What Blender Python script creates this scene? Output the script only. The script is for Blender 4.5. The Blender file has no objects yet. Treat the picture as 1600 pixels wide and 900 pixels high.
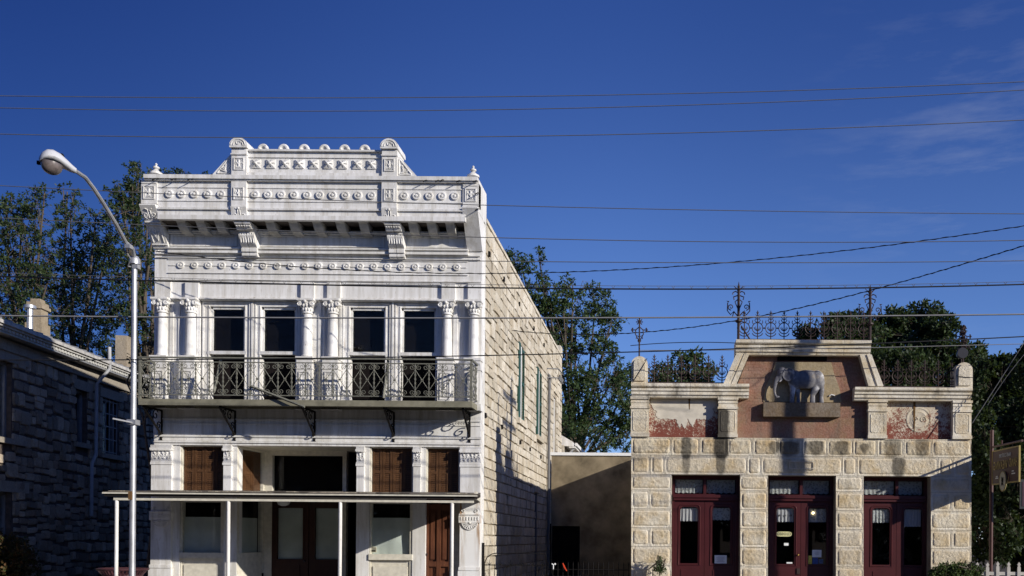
import bpy, bmesh, math, random
import numpy as np
from mathutils import Vector, Matrix, noise
random.seed(7)
PI = math.pi
R_ = math.radians
scene = bpy.context.scene
COL = scene.collection

# ------------------------------------------------------------------ camera (a shift lens pointed square at the street front)
K, D, PX, PY, CH, ROLL = 63.0, 22.5, 1036.0, 842.0, 1.476, 0.008
cam = bpy.data.cameras.new('camera')
cam.lens = K * D / 1600 * 36
cam.sensor_width = 36
cam.shift_x = (800 - PX) / 1600
cam.shift_y = (PY - 450) / 1600
cam.clip_end = 3000
co = bpy.data.objects.new('camera', cam)
COL.objects.link(co)
co.matrix_world = Matrix.Translation((0, -D, CH)) @ Matrix.Rotation(PI / 2, 4, 'X') @ Matrix.Rotation(ROLL, 4, 'Z')
scene.camera = co

# ------------------------------------------------------------------ sun and sky
SUN = Vector((-3.68, 2.09, -1.42)).normalized()
sl = bpy.data.lights.new('sun', 'SUN')
sl.energy = 4.6
sl.angle = R_(0.5)
sl.color = (1.0, 0.93, 0.82)
so = bpy.data.objects.new('sun', sl)
COL.objects.link(so)
so.rotation_euler = SUN.to_track_quat('-Z', 'Y').to_euler()
so.location = (40, -30, 30)

world = bpy.data.worlds.new('World')
scene.world = world
world.use_nodes = True
nt = world.node_tree
bg = nt.nodes['Background']
sky = nt.nodes.new('ShaderNodeTexSky')
sky.sky_type = 'NISHITA'
sky.sun_disc = False
sky.sun_elevation = math.asin(-SUN.z)
sky.sun_rotation = math.atan2(-SUN.x, -SUN.y)
sky.air_density = 1.0
sky.dust_density = 0.1
sky.ozone_density = 5.5
sky.altitude = 600
bg.inputs['Strength'].default_value = 0.06
# slide-film blue: the sky deepens upwards and away from the sun (to the left)
tc = nt.nodes.new('ShaderNodeTexCoord')
sp = nt.nodes.new('ShaderNodeSeparateXYZ'); nt.links.new(tc.outputs['Generated'], sp.inputs[0])
def grade(axis, lo, hi, c_lo, c_hi):
    r_ = nt.nodes.new('ShaderNodeMapRange'); r_.interpolation_type = 'SMOOTHSTEP'
    r_.inputs['From Min'].default_value = lo; r_.inputs['From Max'].default_value = hi
    nt.links.new(sp.outputs[axis], r_.inputs['Value'])
    m_ = nt.nodes.new('ShaderNodeMix'); m_.data_type = 'RGBA'
    nt.links.new(r_.outputs[0], m_.inputs['Factor'])
    m_.inputs['A'].default_value = (*c_lo, 1); m_.inputs['B'].default_value = (*c_hi, 1)
    return m_.outputs['Result']
def times(a, b):
    m_ = nt.nodes.new('ShaderNodeMix'); m_.data_type = 'RGBA'; m_.blend_type = 'MULTIPLY'; m_.clamp_result = False
    m_.inputs['Factor'].default_value = 1
    nt.links.new(a, m_.inputs['A']); nt.links.new(b, m_.inputs['B'])
    return m_.outputs['Result']
SKYCOL = times(times(sky.outputs[0], grade('Z', 0.2, 0.56, (1.55, 1.52, 1.95), (0.78, 0.94, 1.62))),
               grade('X', -0.62, 0.0, (0.26, 0.34, 0.46), (1, 1, 1)))
# thin cirrus wisps low in the sky beyond the right-hand building
mp = nt.nodes.new('ShaderNodeMapping')
mp.inputs['Rotation'].default_value = (0, R_(24), 0)
mp.inputs['Scale'].default_value = (5, 5, 26)
nz = nt.nodes.new('ShaderNodeTexNoise')
nz.inputs['Scale'].default_value = 1.3
nz.inputs['Detail'].default_value = 8
nz.inputs['Roughness'].default_value = 0.62
nt.links.new(tc.outputs['Generated'], mp.inputs['Vector'])
nt.links.new(mp.outputs[0], nz.inputs['Vector'])
rp = nt.nodes.new('ShaderNodeMapRange')
rp.inputs['From Min'].default_value = 0.5
rp.inputs['From Max'].default_value = 0.8
rp.inputs['To Max'].default_value = 0.17
nt.links.new(nz.outputs['Fac'], rp.inputs['Value'])
# the rest of the sky is clear: the wisps fade out away from their own bearing
cd_ = Vector((0.31, 0.87, 0.365)).normalized()
vm = nt.nodes.new('ShaderNodeVectorMath'); vm.operation = 'DISTANCE'
vm.inputs[1].default_value = cd_
nt.links.new(tc.outputs['Generated'], vm.inputs[0])
rb = nt.nodes.new('ShaderNodeMapRange')
rb.inputs['From Min'].default_value = 0.22
rb.inputs['From Max'].default_value = 0.04
nt.links.new(vm.outputs['Value'], rb.inputs['Value'])
mm = nt.nodes.new('ShaderNodeMath'); mm.operation = 'MULTIPLY'
nt.links.new(rp.outputs[0], mm.inputs[0]); nt.links.new(rb.outputs[0], mm.inputs[1])
mx = nt.nodes.new('ShaderNodeMix'); mx.data_type = 'RGBA'
nt.links.new(mm.outputs[0], mx.inputs['Factor'])
nt.links.new(SKYCOL, mx.inputs['A'])
mx.inputs['B'].default_value = (9, 9.5, 10.5, 1)
nt.links.new(mx.outputs['Result'], bg.inputs['Color'])

vs = scene.view_settings
vs.view_transform = 'Standard'
vs.look = 'None'
vs.gamma = 1.0
vs.use_curve_mapping = False
vs.exposure = 0.25
scene.cycles.use_denoising = True
scene.cycles.max_bounces = 6
scene.cycles.transparent_max_bounces = 12

# ------------------------------------------------------------------ survey helpers: photograph measurements -> metres
def unroll(px, py):
    dx, dy = px - PX, py - PY
    return dx + dy * ROLL, dy - dx * ROLL
def X(px, Y=0.0, py=550):
    return unroll(px, py)[0] / K * (D + Y) / D
def Z(py, Y=0.0, px=495):
    return CH - unroll(px, py)[1] / K * (D + Y) / D
def P3(px, py, Y):
    return Vector((X(px, Y, py), Y, Z(py, Y, px)))
def hit(px, py, p, n):
    """where the sight line through a measured point meets the plane through p with normal n"""
    c = Vector((0, -D, CH))
    d = P3(px, py, 0) - c
    t = (Vector(p) - c).dot(n) / d.dot(n)
    return c + d * t

# ------------------------------------------------------------------ object helpers
ORG = {}
def thing(name, label, cat, loc=(0, 0, 0), group=None, kind=None):
    o = bpy.data.objects.new(name, None)
    COL.objects.link(o)
    o.empty_display_size = 0.2
    o.location = loc
    ORG[o] = Vector(loc)
    tag(o, label, cat, group, kind)
    return o
def tag(o, label=None, cat=None, group=None, kind=None):
    if label: o['label'] = label
    if cat: o['category'] = cat
    if group: o['group'] = group
    if kind: o['kind'] = kind
    return o
def link(me, name, parent=None, loc=None, rot=None, scale=None):
    o = bpy.data.objects.new(name, me)
    COL.objects.link(o)
    base = ORG[parent] if parent else Vector((0, 0, 0))
    loc = Vector(loc) if loc is not None else base
    o.location = loc - base
    if parent: o.parent = parent
    if rot is not None: o.rotation_euler = rot
    if scale is not None: o.scale = scale
    ORG[o] = loc
    return o

class MB:
    """collects shapes (in world metres) for ONE mesh"""
    def __init__(s):
        s.v, s.f, s.t = [], [], []
    def add(s, vs, fs, tint=0.0):
        n = len(s.v)
        s.v += [tuple(v) for v in vs]
        s.f += [tuple(n + i for i in f) for f in fs]
        s.t += [tint] * len(fs)
        return s
    def box(s, x0, x1, y0, y1, z0, z1, tint=0.0):
        if x0 > x1: x0, x1 = x1, x0
        if y0 > y1: y0, y1 = y1, y0
        if z0 > z1: z0, z1 = z1, z0
        return s.add([(x0, y0, z0), (x1, y0, z0), (x1, y1, z0), (x0, y1, z0), (x0, y0, z1), (x1, y0, z1), (x1, y1, z1), (x0, y1, z1)],
                     [(0, 3, 2, 1), (4, 5, 6, 7), (0, 1, 5, 4), (1, 2, 6, 5), (2, 3, 7, 6), (3, 0, 4, 7)], tint)
    def prism(s, poly, axis, a, b):
        """poly: 2D outline; axis 'x': (y,z), 'y': (x,z), 'z': (x,y)"""
        def p(u, w, t):
            return {'x': (t, u, w), 'y': (u, t, w), 'z': (u, w, t)}[axis]
        n = len(poly)
        vs = [p(u, w, a) for u, w in poly] + [p(u, w, b) for u, w in poly]
        fs = [tuple(range(n)), tuple(range(2 * n - 1, n - 1, -1))]
        fs += [(i, (i + 1) % n, n + (i + 1) % n, n + i) for i in range(n)]
        return s.add(vs, fs)
    def tube(s, pts, r, n=6, closed=False, r1=None):
        pts = [Vector(p) for p in pts]
        m = len(pts)
        vs, fs = [], []
        ref = None
        for i, p in enumerate(pts):
            if closed:
                d = pts[(i + 1) % m] - pts[i - 1]
            else:
                d = pts[min(i + 1, m - 1)] - pts[max(i - 1, 0)]
            if d.length < 1e-9: d = Vector((0, 0, 1))
            d.normalize()
            if ref is None: ref = d.orthogonal().normalized()
            a = ref.cross(d)
            if a.length < 1e-5: a = d.orthogonal()
            a.normalize(); b = d.cross(a).normalized(); ref = b
            rr = r if r1 is None else r + (r1 - r) * i / max(1, m - 1)
            for k in range(n):
                t = 2 * PI * (k + 0.5) / n
                vs.append(p + a * (math.cos(t) * rr) + b * (math.sin(t) * rr))
        for i in range(m if closed else m - 1):
            j = (i + 1) % m
            for k in range(n):
                k2 = (k + 1) % n
                fs.append((i * n + k, i * n + k2, j * n + k2, j * n + k))
        if not closed:
            fs.append(tuple(range(n))); fs.append(tuple((m - 1) * n + k for k in range(n - 1, -1, -1)))
        return s.add(vs, fs)
    def lathe(s, cx, cy, prof, n=16, a0=0.0, a1=2 * PI):
        full = abs(a1 - a0 - 2 * PI) < 1e-6
        vs, fs = [], []
        cnt = n if full else n + 1
        for r, z in prof:
            for k in range(cnt):
                t = a0 + (a1 - a0) * k / n
                vs.append((cx + r * math.cos(t), cy + r * math.sin(t), z))
        for i in range(len(prof) - 1):
            for k in range(n):
                k2 = (k + 1) % cnt
                fs.append((i * cnt + k, i * cnt + k2, (i + 1) * cnt + k2, (i + 1) * cnt + k))
        fs.append(tuple(range(cnt))); fs.append(tuple((len(prof) - 1) * cnt + k for k in range(cnt)))
        return s.add(vs, fs)
    def disc_y(s, cx, cz, prof, n=16):
        """turned shape about an axis along Y: prof = (radius, y)"""
        m = MB().lathe(0, 0, prof, n)
        return s.add([(cx + x, z, cz + y) for x, y, z in m.v], m.f)
    def ell(s, c, r, n=12, m=8):
        vs, fs = [], []
        for i in range(m + 1):
            a = -PI / 2 + PI * i / m
            for k in range(n):
                t = 2 * PI * k / n
                vs.append((c[0] + r[0] * math.cos(a) * math.cos(t), c[1] + r[1] * math.cos(a) * math.sin(t), c[2] + r[2] * math.sin(a)))
        for i in range(m):
            for k in range(n):
                k2 = (k + 1) % n
                fs.append((i * n + k, i * n + k2, (i + 1) * n + k2, (i + 1) * n + k))
        return s.add(vs, fs)
    def rot_z(s, c, ang):
        ca, sa = math.cos(ang), math.sin(ang)
        s.v = [(c[0] + (x - c[0]) * ca - (y - c[1]) * sa, c[1] + (x - c[0]) * sa + (y - c[1]) * ca, z) for x, y, z in s.v]
        return s
    def mesh(s, name, m, org=(0, 0, 0), smooth=False, tint=False, recalc=True):
        me = bpy.data.meshes.new(name)
        o = Vector(org)
        me.from_pydata([(v[0] - o.x, v[1] - o.y, v[2] - o.z) for v in s.v], [], s.f)
        if tint:
            at = me.attributes.new('tint', 'FLOAT', 'FACE')
            at.data.foreach_set('value', s.t)
        if recalc:
            bm = bmesh.new(); bm.from_mesh(me)
            bmesh.ops.remove_doubles(bm, verts=bm.verts, dist=1e-6)
            bmesh.ops.recalc_face_normals(bm, faces=bm.faces)
            bm.to_mesh(me); bm.free()
        if smooth:
            me.shade_smooth()
            if smooth != 'all':
                me.set_sharp_from_angle(angle=R_(40))
        me.materials.append(m)
        return me
    def build(s, name, m, parent=None, org=None, smooth=False, tint=False, recalc=True):
        base = org if org is not None else (ORG[parent] if parent else (0, 0, 0))
        me = s.mesh(name, m, base, smooth, tint, recalc)
        return link(me, name, parent, base)

def spiral(cx, cz, r0, r1, a0, a1, n=14):
    out = []
    for i in range(n + 1):
        t = i / n
        r = r0 + (r1 - r0) * t
        a = a0 + (a1 - a0) * t
        out.append((cx + r * math.cos(a), cz + r * math.sin(a)))
    return out

def text_mesh(body, size, depth, m, mirror=False):
    cu = bpy.data.curves.new('lettering', 'FONT')
    cu.body = body; cu.size = size; cu.extrude = depth
    cu.align_x = 'CENTER'; cu.align_y = 'CENTER'
    cu.resolution_u = 2
    o = bpy.data.objects.new('lettering', cu)
    COL.objects.link(o)
    bpy.context.view_layer.update()
    dg = bpy.context.evaluated_depsgraph_get()
    me = bpy.data.meshes.new_from_object(o.evaluated_get(dg))
    bpy.data.objects.remove(o)
    # letters upright in the XZ plane, facing -Y; the photograph is printed mirror-reversed, so its lettering runs backwards
    sx = -1 if mirror else 1
    for v in me.vertices:
        x, y, z = v.co
        v.co = (sx * x, -z, y)
    if mirror: me.flip_normals()
    me.materials.clear(); me.materials.append(m)
    me.name = 'lettering'
    return me

# ------------------------------------------------------------------ materials
class NT:
    def __init__(s, name):
        s.m = bpy.data.materials.new(name); s.m.use_nodes = True
        s.t = s.m.node_tree; s.b = s.t.nodes['Principled BSDF']; s.out = s.t.nodes['Material Output']
    def n(s, kind, **kw):
        nd = s.t.nodes.new('ShaderNode' + kind)
        for k, v in kw.items(): setattr(nd, k, v)
        return nd
    def l(s, a, b): s.t.links.new(a, b)
    def pos(s, scale=(1, 1, 1), loc=(0, 0, 0), rot=(0, 0, 0)):
        g = s.n('NewGeometry'); mpn = s.n('Mapping')
        mpn.inputs['Scale'].default_value = scale; mpn.inputs['Location'].default_value = loc; mpn.inputs['Rotation'].default_value = rot
        s.l(g.outputs['Position'], mpn.inputs['Vector'])
        return mpn.outputs[0]
    def noise(s, vec, scale, detail=4, rough=0.55):
        nd = s.n('TexNoise'); nd.inputs['Scale'].default_value = scale; nd.inputs['Detail'].default_value = detail; nd.inputs['Roughness'].default_value = rough
        s.l(vec, nd.inputs['Vector'])
        return nd.outputs['Fac']
    def rng(s, val, a, b, c=0.0, d=1.0):
        nd = s.n('MapRange'); s.l(val, nd.inputs['Value'])
        for k, v in zip(('From Min', 'From Max', 'To Min', 'To Max'), (a, b, c, d)): nd.inputs[k].default_value = v
        return nd.outputs[0]
    def math(s, op, a, b=None):
        nd = s.n('Math', operation=op)
        for i, q in enumerate((a, b)):
            if q is None: continue
            if isinstance(q, (int, float)): nd.inputs[i].default_value = q
            else: s.l(q, nd.inputs[i])
        return nd.outputs[0]
    def mix(s, fac, a, b, mode='MIX'):
        nd = s.n('Mix', data_type='RGBA', blend_type=mode)
        for key, q in (('Factor', fac), ('A', a), ('B', b)):
            if isinstance(q, (int, float)): nd.inputs[key].default_value = q
            elif isinstance(q, tuple): nd.inputs[key].default_value = (*q, 1)
            else: s.l(q, nd.inputs[key])
        return nd.outputs['Result']
    def bump(s, h, strength=0.4, dist=0.02):
        nd = s.n('Bump'); nd.inputs['Strength'].default_value = strength; nd.inputs['Distance'].default_value = dist
        s.l(h, nd.inputs['Height']); s.l(nd.outputs[0], s.b.inputs['Normal'])
    def col(s, c): s.l(c, s.b.inputs['Base Color'])
    def rgh(s, v, spec=0.3):
        s.b.inputs['Roughness'].default_value = v; s.b.inputs['Specular IOR Level'].default_value = spec
    def rand(s):
        o = s.n('ObjectInfo').outputs['Random']
        a = s.n('Attribute', attribute_name='tint').outputs['Fac']
        return s.math('FRACT', s.math('ADD', o, a))

def plain(name, c, rough=0.6, spec=0.3, var=0.12, scale=6.0, metal=0.0, bump=0.0):
    k = NT(name)
    f = k.noise(k.pos(), scale, 5)
    k.col(k.mix(k.rng(f, 0.3, 0.7), tuple(x * (1 - var) for x in c), tuple(min(1, x * (1 + var)) for x in c)))
    k.rgh(rough, spec); k.b.inputs['Metallic'].default_value = metal
    if bump: k.bump(k.noise(k.pos(), scale * 4, 4), bump, 0.01)
    return k.m

def m_white():
    k = NT('white_paint')
    streak = k.noise(k.pos((5, 5, 0.5)), 1.6, 5, 0.6)
    blot = k.noise(k.pos(), 0.9, 4, 0.6)
    fine = k.noise(k.pos((9, 9, 2.0)), 4, 3)
    c = k.mix(k.rng(streak, 0.42, 0.72), (0.75, 0.745, 0.735), (0.52, 0.50, 0.455))
    c = k.mix(k.rng(blot, 0.47, 0.68, 0, 0.55), c, (0.56, 0.55, 0.515))
    c = k.mix(k.rng(fine, 0.60, 0.72, 0, 0.5), c, (0.36, 0.32, 0.25))
    chip = k.noise(k.pos((1, 1, 0.8)), 14, 3, 0.7)
    c = k.mix(k.rng(chip, 0.70, 0.72, 0, 0.75), c, (0.17, 0.13, 0.10))
    rust = k.noise(k.pos((3.5, 3.5, 0.35), (2, 5, 1)), 2.4, 5, 0.65)
    c = k.mix(k.rng(rust, 0.63, 0.76, 0, 0.55), c, (0.36, 0.27, 0.17))
    k.col(c); k.rgh(0.55, 0.3)
    k.bump(k.noise(k.pos(), 22, 4), 0.12, 0.01)
    return k.m
def m_stone(name, lo, hi, stain=(0.5, 0.36, 0.2), stain_amt=0.55, black=0.5, bump=0.7, bscale=14, vert=True, drips=(), cushion=False):
    k = NT(name)
    r = k.rand()
    c = k.mix(r, lo, hi)
    n1 = k.noise(k.pos(), 2.2, 6, 0.62)
    c = k.mix(k.rng(n1, 0.44, 0.66, 0, stain_amt), c, stain)
    n2 = k.noise(k.pos((1.6, 1.6, 0.55) if vert else (1, 1, 1), (3, 1, 2)), 1.9, 7, 0.68)
    c = k.mix(k.rng(n2, 0.53, 0.70, 0, black), c, (0.10, 0.088, 0.07))
    n4 = k.noise(k.pos((1, 1, 1), (7, 2, 5)), 0.8, 4, 0.6)
    c = k.mix(k.rng(n4, 0.5, 0.7, 0, 0.35), c, (0.36, 0.33, 0.29))
    n3 = k.noise(k.pos(), 21, 4, 0.7)
    c = k.mix(k.rng(n3, 0.35, 0.7, 0, 1), k.mix(0.2, c, (0.08, 0.07, 0.05)), k.mix(0.10, c, (0.8, 0.76, 0.68)))
    if cushion:                                                     # the rock face holds more dirt than the smooth tooled margin
        cu = k.n('Attribute', attribute_name='rock_face').outputs['Fac']
        c = k.mix(k.math('MULTIPLY', cu, 0.45), c, k.mix(0.75, c, (0.86, 0.79, 0.66), 'MULTIPLY'))
        c = k.mix(k.math('MULTIPLY', k.math('SUBTRACT', 1.0, cu), 0.2), c, (0.84, 0.80, 0.70))
    if drips:                                                       # black algae runs below the joints of the coping
        sp = k.n('SeparateXYZ'); k.l(k.n('NewGeometry').outputs['Position'], sp.inputs[0])
        nd = k.noise(k.pos((1, 1, .35), (5, 5, 5)), 9, 6, 0.7)
        for x_, w_, z0, z1, am in drips:
            fx = k.rng(k.math('ABSOLUTE', k.math('SUBTRACT', sp.outputs['X'], x_)), w_, w_ * .15, 0, 1)
            fz = k.math('MULTIPLY', k.rng(sp.outputs['Z'], z0, z0 + .22, 0, 1), k.rng(sp.outputs['Z'], z1 + .05, z1 - .03, 0, 1))
            f_ = k.rng(k.math('MULTIPLY', k.math('MULTIPLY', fx, fz), k.math('ADD', nd, .25)), .12, .36, 0, am)
            c = k.mix(f_, c, (0.055, 0.05, 0.042))
    k.col(c); k.rgh(0.92, 0.12)
    h = k.math('ADD', k.noise(k.pos(), bscale, 6, 0.65), k.math('MULTIPLY', k.noise(k.pos(), bscale * 4, 3), 0.35))
    k.bump(h, bump, 0.03)
    return k.m
def m_glass(name='window_glass', tint=(0.92, 0.93, 0.93), f0=0.008):
    k = NT(name)
    tr = k.n('BsdfTransparent'); tr.inputs[0].default_value = (*tint, 1)
    gl = k.n('BsdfGlossy'); gl.inputs['Roughness'].default_value = 0.03
    lw = k.n('LayerWeight'); lw.inputs['Blend'].default_value = 0.5
    f5 = k.math('ADD', f0, k.math('MULTIPLY', k.math('POWER', lw.outputs['Facing'], 5), 0.6))
    g = k.n('Bump'); g.inputs['Strength'].default_value = 0.06; g.inputs['Distance'].default_value = 0.05
    k.l(k.noise(k.pos(), 1.7, 2), g.inputs['Height']); k.l(g.outputs[0], gl.inputs['Normal'])
    ms = k.n('MixShader'); k.l(f5, ms.inputs[0]); k.l(tr.outputs[0], ms.inputs[1]); k.l(gl.outputs[0], ms.inputs[2])
    k.l(ms.outputs[0], k.out.inputs['Surface'])
    return k.m
def m_cloth(name, c, hole=0.35, scale=60, trans=0.4):
    """lace: cotton with small open holes"""
    k = NT(name)
    df = k.n('BsdfDiffuse'); df.inputs[0].default_value = (*c, 1)
    tl = k.n('BsdfTranslucent'); tl.inputs[0].default_value = (*c, 1)
    a = k.n('MixShader'); a.inputs[0].default_value = trans
    k.l(df.outputs[0], a.inputs[1]); k.l(tl.outputs[0], a.inputs[2])
    tr = k.n('BsdfTransparent')
    vo = k.n('TexVoronoi'); vo.inputs['Scale'].default_value = scale * 0.3; k.l(k.pos(), vo.inputs['Vector'])
    f = k.rng(vo.outputs['Distance'], 0.25, 0.5, hole, 0.0)
    ms = k.n('MixShader'); k.l(f, ms.inputs[0]); k.l(a.outputs[0], ms.inputs[1]); k.l(tr.outputs[0], ms.inputs[2])
    k.l(ms.outputs[0], k.out.inputs['Surface'])
    return k.m
def m_leaf(name, lo, hi, trans=0.25):
    k = NT(name)
    rnd = k.n('NewGeometry').outputs['Random Per Island']
    c = k.mix(rnd, lo, hi)
    c = k.mix(k.rng(k.noise(k.pos(), 0.7, 2), 0.35, 0.65), k.mix(0.3, c, lo), c)
    k.col(c); k.rgh(0.55, 0.25)
    tl = k.n('BsdfTranslucent'); k.l(k.mix(0.5, c, (0.10, 0.14, 0.02)), tl.inputs[0])
    ms = k.n('MixShader'); ms.inputs[0].default_value = trans
    k.l(k.b.outputs[0], ms.inputs[1]); k.l(tl.outputs[0], ms.inputs[2]); k.l(ms.outputs[0], k.out.inputs['Surface'])
    return k.m
def m_wood(name, lo, hi, axis=(14, 14, 1.2), rough=0.6):
    k = NT(name)
    f = k.noise(k.pos(axis), 2.2, 6, 0.65)
    g = k.noise(k.pos(), 1.3, 3)
    c = k.mix(k.rng(f, 0.3, 0.7), lo, hi)
    c = k.mix(k.rng(g, 0.45, 0.75, 0, 0.5), c, tuple(x * 0.5 for x in lo))
    k.col(c); k.rgh(rough, 0.3); k.bump(f, 0.15, 0.01)
    return k.m
def m_plaster_red(name, zlo, zhi, seed, brick):
    """brick-red paint peeling off pale lime plaster, worst towards the top where rain has washed it"""
    k = NT(name)
    g = k.n('NewGeometry'); sp = k.n('SeparateXYZ'); k.l(g.outputs['Position'], sp.inputs[0])
    h = k.rng(sp.outputs['Z'], zlo, zhi, 0.30, 0.72)
    n = k.noise(k.pos((1, 1, 1), (seed, 0, 0)), 3.0, 8, 0.72)
    n2 = k.noise(k.pos((1, 1, 1), (seed, 3, 1)), 17, 5, 0.7)
    f = k.math('ADD', h, k.math('MULTIPLY', k.math('SUBTRACT', n, 0.5), 0.75))
    n5 = k.noise(k.pos((1, 1, 1), (seed, 8, 2)), 42, 3, 0.7)
    f = k.math('ADD', f, k.math('MULTIPLY', k.math('SUBTRACT', n2, 0.5), 0.9))
    f = k.math('ADD', f, k.math('MULTIPLY', k.math('SUBTRACT', n5, 0.5), 0.9))
    f = k.rng(f, 0.42, 0.60)
    red = k.mix(n2, brick, tuple(x * 1.35 for x in brick))
    pl = k.mix(k.rng(n, 0.35, 0.7), (0.52, 0.46, 0.34), (0.62, 0.56, 0.47))
    c = k.mix(f, red, pl)
    k.col(c); k.rgh(0.9, 0.12); k.bump(k.math('ADD', k.math('MULTIPLY', f, 0.4), n2), 0.3, 0.01)
    return k.m
def m_rust_white(x0, x1, ztop, zlen):
    """white paint with rust run down from iron fixings"""
    k = NT('rust_streaked_paint')
    streak = k.noise(k.pos((1, 1, 0.10)), 16, 4, 0.6)
    base = k.mix(k.rng(k.noise(k.pos((5, 5, .6)), 1.5, 4), 0.5, 0.75), (0.80, 0.80, 0.79), (0.60, 0.58, 0.54))
    g = k.n('NewGeometry'); sp = k.n('SeparateXYZ'); k.l(g.outputs['Position'], sp.inputs[0])
    fall = k.rng(sp.outputs['Z'], ztop - zlen, ztop, 0.15, 1.0)
    cen = k.math('ABSOLUTE', k.math('SUBTRACT', sp.outputs['X'], (x0 + x1) / 2))
    edge = k.rng(cen, (x1 - x0) * 0.2, (x1 - x0) * 0.42, 0.0, 1.0)
    f = k.math('MULTIPLY', k.math('MULTIPLY', k.rng(streak, 0.42, 0.62), fall), edge)
    k.col(k.mix(f, base, (0.33, 0.17, 0.05))); k.rgh(0.6, 0.25)
    return k.m

WHITE = m_white()
CREAM_TRIM = plain('cream_paint', (0.62, 0.59, 0.50), 0.6, 0.25, 0.14, 9)
OLIVE = plain('weathered_olive_paint', (0.20, 0.19, 0.14), 0.7, 0.25, 0.25, 5)
RAIL = plain('grey_green_iron', (0.15, 0.15, 0.125), 0.6, 0.3, 0.2, 12)
IRON = plain('dark_rusty_iron', (0.035, 0.02, 0.018), 0.6, 0.35, 0.3, 20)
BLACK = plain('black_iron', (0.012, 0.011, 0.011), 0.8, 0.08, 0.2, 10)
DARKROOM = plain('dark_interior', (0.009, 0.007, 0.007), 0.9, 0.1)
GLASS = m_glass()
SHUTTER_BROWN = m_wood('brown_shutter_wood', (0.09, 0.04, 0.019), (0.175, 0.082, 0.036))
DOOR_BROWN = m_wood('red_brown_door_wood', (0.075, 0.024, 0.012), (0.165, 0.062, 0.028))
ENTRY_DOOR = m_wood('dark_entry_door_wood', (0.03, 0.012, 0.009), (0.06, 0.022, 0.014))
GREEN = plain('green_shutter_paint', (0.022, 0.065, 0.045), 0.5, 0.35, 0.2, 8)
MAROON = plain('maroon_paint', (0.056, 0.0095, 0.0115), 0.42, 0.4, 0.12, 4)
DRIPS = [(X(p, 0, 720), w_ / K, CH - (z0 - PY) / K, CH - (z1 - PY) / K, am) for p, w_, z0, z1, am in (
    (1072, 11, 722, 684, .8), (1072, 8, 745, 711, .6), (1127, 16, 722, 640, .95), (1126, 10, 745, 711, .75), (1404, 14, 748, 714, .8), (1232, 22, 716, 690, .7),
    (1275, 16, 714, 688, .75), (1315, 14, 714, 688, .7), (1210, 12, 712, 690, .7), (1440, 14, 716, 684, .55), (1395, 18, 718, 684, .6), (1350, 10, 710, 692, .7))]
LIMESTONE = m_stone('pale_limestone', (0.44, 0.395, 0.31), (0.72, 0.67, 0.57), (0.46, 0.37, 0.25), 0.7, 0.7, 0.9, 9)
MORTAR = m_stone('dirty_mortar', (0.33, 0.285, 0.215), (0.37, 0.32, 0.25), (0.2, 0.16, 0.11), 0.5, 0.9)
RUBBLE = m_stone('grey_rubble_stone', (0.14, 0.115, 0.09), (0.56, 0.47, 0.36), (0.2, 0.135, 0.09), 0.5, 0.5, 0.8, 9, False)
RUBBLE_MORTAR = plain('rubble_mortar', (0.10, 0.08, 0.072), 0.95, 0.1, 0.3, 7)
ASHLAR = m_stone('cream_ashlar', (0.70, 0.62, 0.48), (0.86, 0.81, 0.69), (0.62, 0.47, 0.25), 0.8, 0.6, 0.9, 17, True, DRIPS, True)
ASHLAR_STAINED = m_stone('lichen_blackened_ashlar', (0.62, 0.54, 0.39), (0.78, 0.71, 0.56), (0.50, 0.35, 0.16), 0.8, 0.85, 0.9, 17, True, DRIPS, True)
TRIMSTONE = m_stone('carved_cream_stone', (0.70, 0.64, 0.52), (0.84, 0.79, 0.68), (0.56, 0.43, 0.23), 0.7, 0.8, 0.4, 12, True, DRIPS)
METAL = plain('galvanised_metal', (0.46, 0.47, 0.49), 0.42, 0.5, 0.2, 3, 0.6)
TIN = plain('weathered_tin_roof', (0.30, 0.30, 0.30), 0.5, 0.4, 0.3, 2, 0.4)
WIRE_GREY = plain('grey_cable', (0.12, 0.12, 0.125), 0.5, 0.4)
WIRE_BLACK = plain('black_cable', (0.012, 0.012, 0.014), 0.5, 0.3)
WIRE_PALE = plain('pale_cable', (0.22, 0.22, 0.23), 0.5, 0.4)
BARK = m_wood('bark', (0.05, 0.04, 0.03), (0.13, 0.105, 0.08), (9, 9, 1.5), 0.9)
PAPER = plain('pale_paper', (0.55, 0.60, 0.56), 0.8, 0.15, 0.1, 3)
PAPER_WHITE = plain('white_card', (0.75, 0.76, 0.76), 0.7, 0.2, 0.04)
SOFFIT = plain('dirty_shade_soffit_paint', (0.10, 0.085, 0.075), 0.85, 0.1, 0.35, 5)  # brownish dirt, darkened further to deepen the shade between the modillions
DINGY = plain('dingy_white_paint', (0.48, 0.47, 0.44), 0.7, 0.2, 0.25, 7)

# ================================================================== GROUND
gm = plain('dry_ground', (0.09, 0.08, 0.065), 0.95, 0.1, 0.3, 0.8)
tag(MB().box(-400, 400, -3.9, 900, -0.3, 0.0).build('ground', gm), kind='structure')
tag(MB().box(-400, 400, -600, -4.1, -0.5, -0.13).build('street', plain('asphalt', (0.05, 0.05, 0.05), 0.95, 0.1, 0.25, 3)), kind='structure')
tag(MB().box(-60, 60, -3.9, -0.06, -0.05, 0.025).build('sidewalk', plain('concrete', (0.28, 0.27, 0.25), 0.9, 0.1, 0.2, 2)), kind='structure')
tag(MB().box(-60, 60, -4.1, -3.9, -0.2, 0.02).build('kerb', plain('kerb_concrete', (0.3, 0.29, 0.27), 0.9, 0.1, 0.2, 2)), kind='structure')

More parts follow.
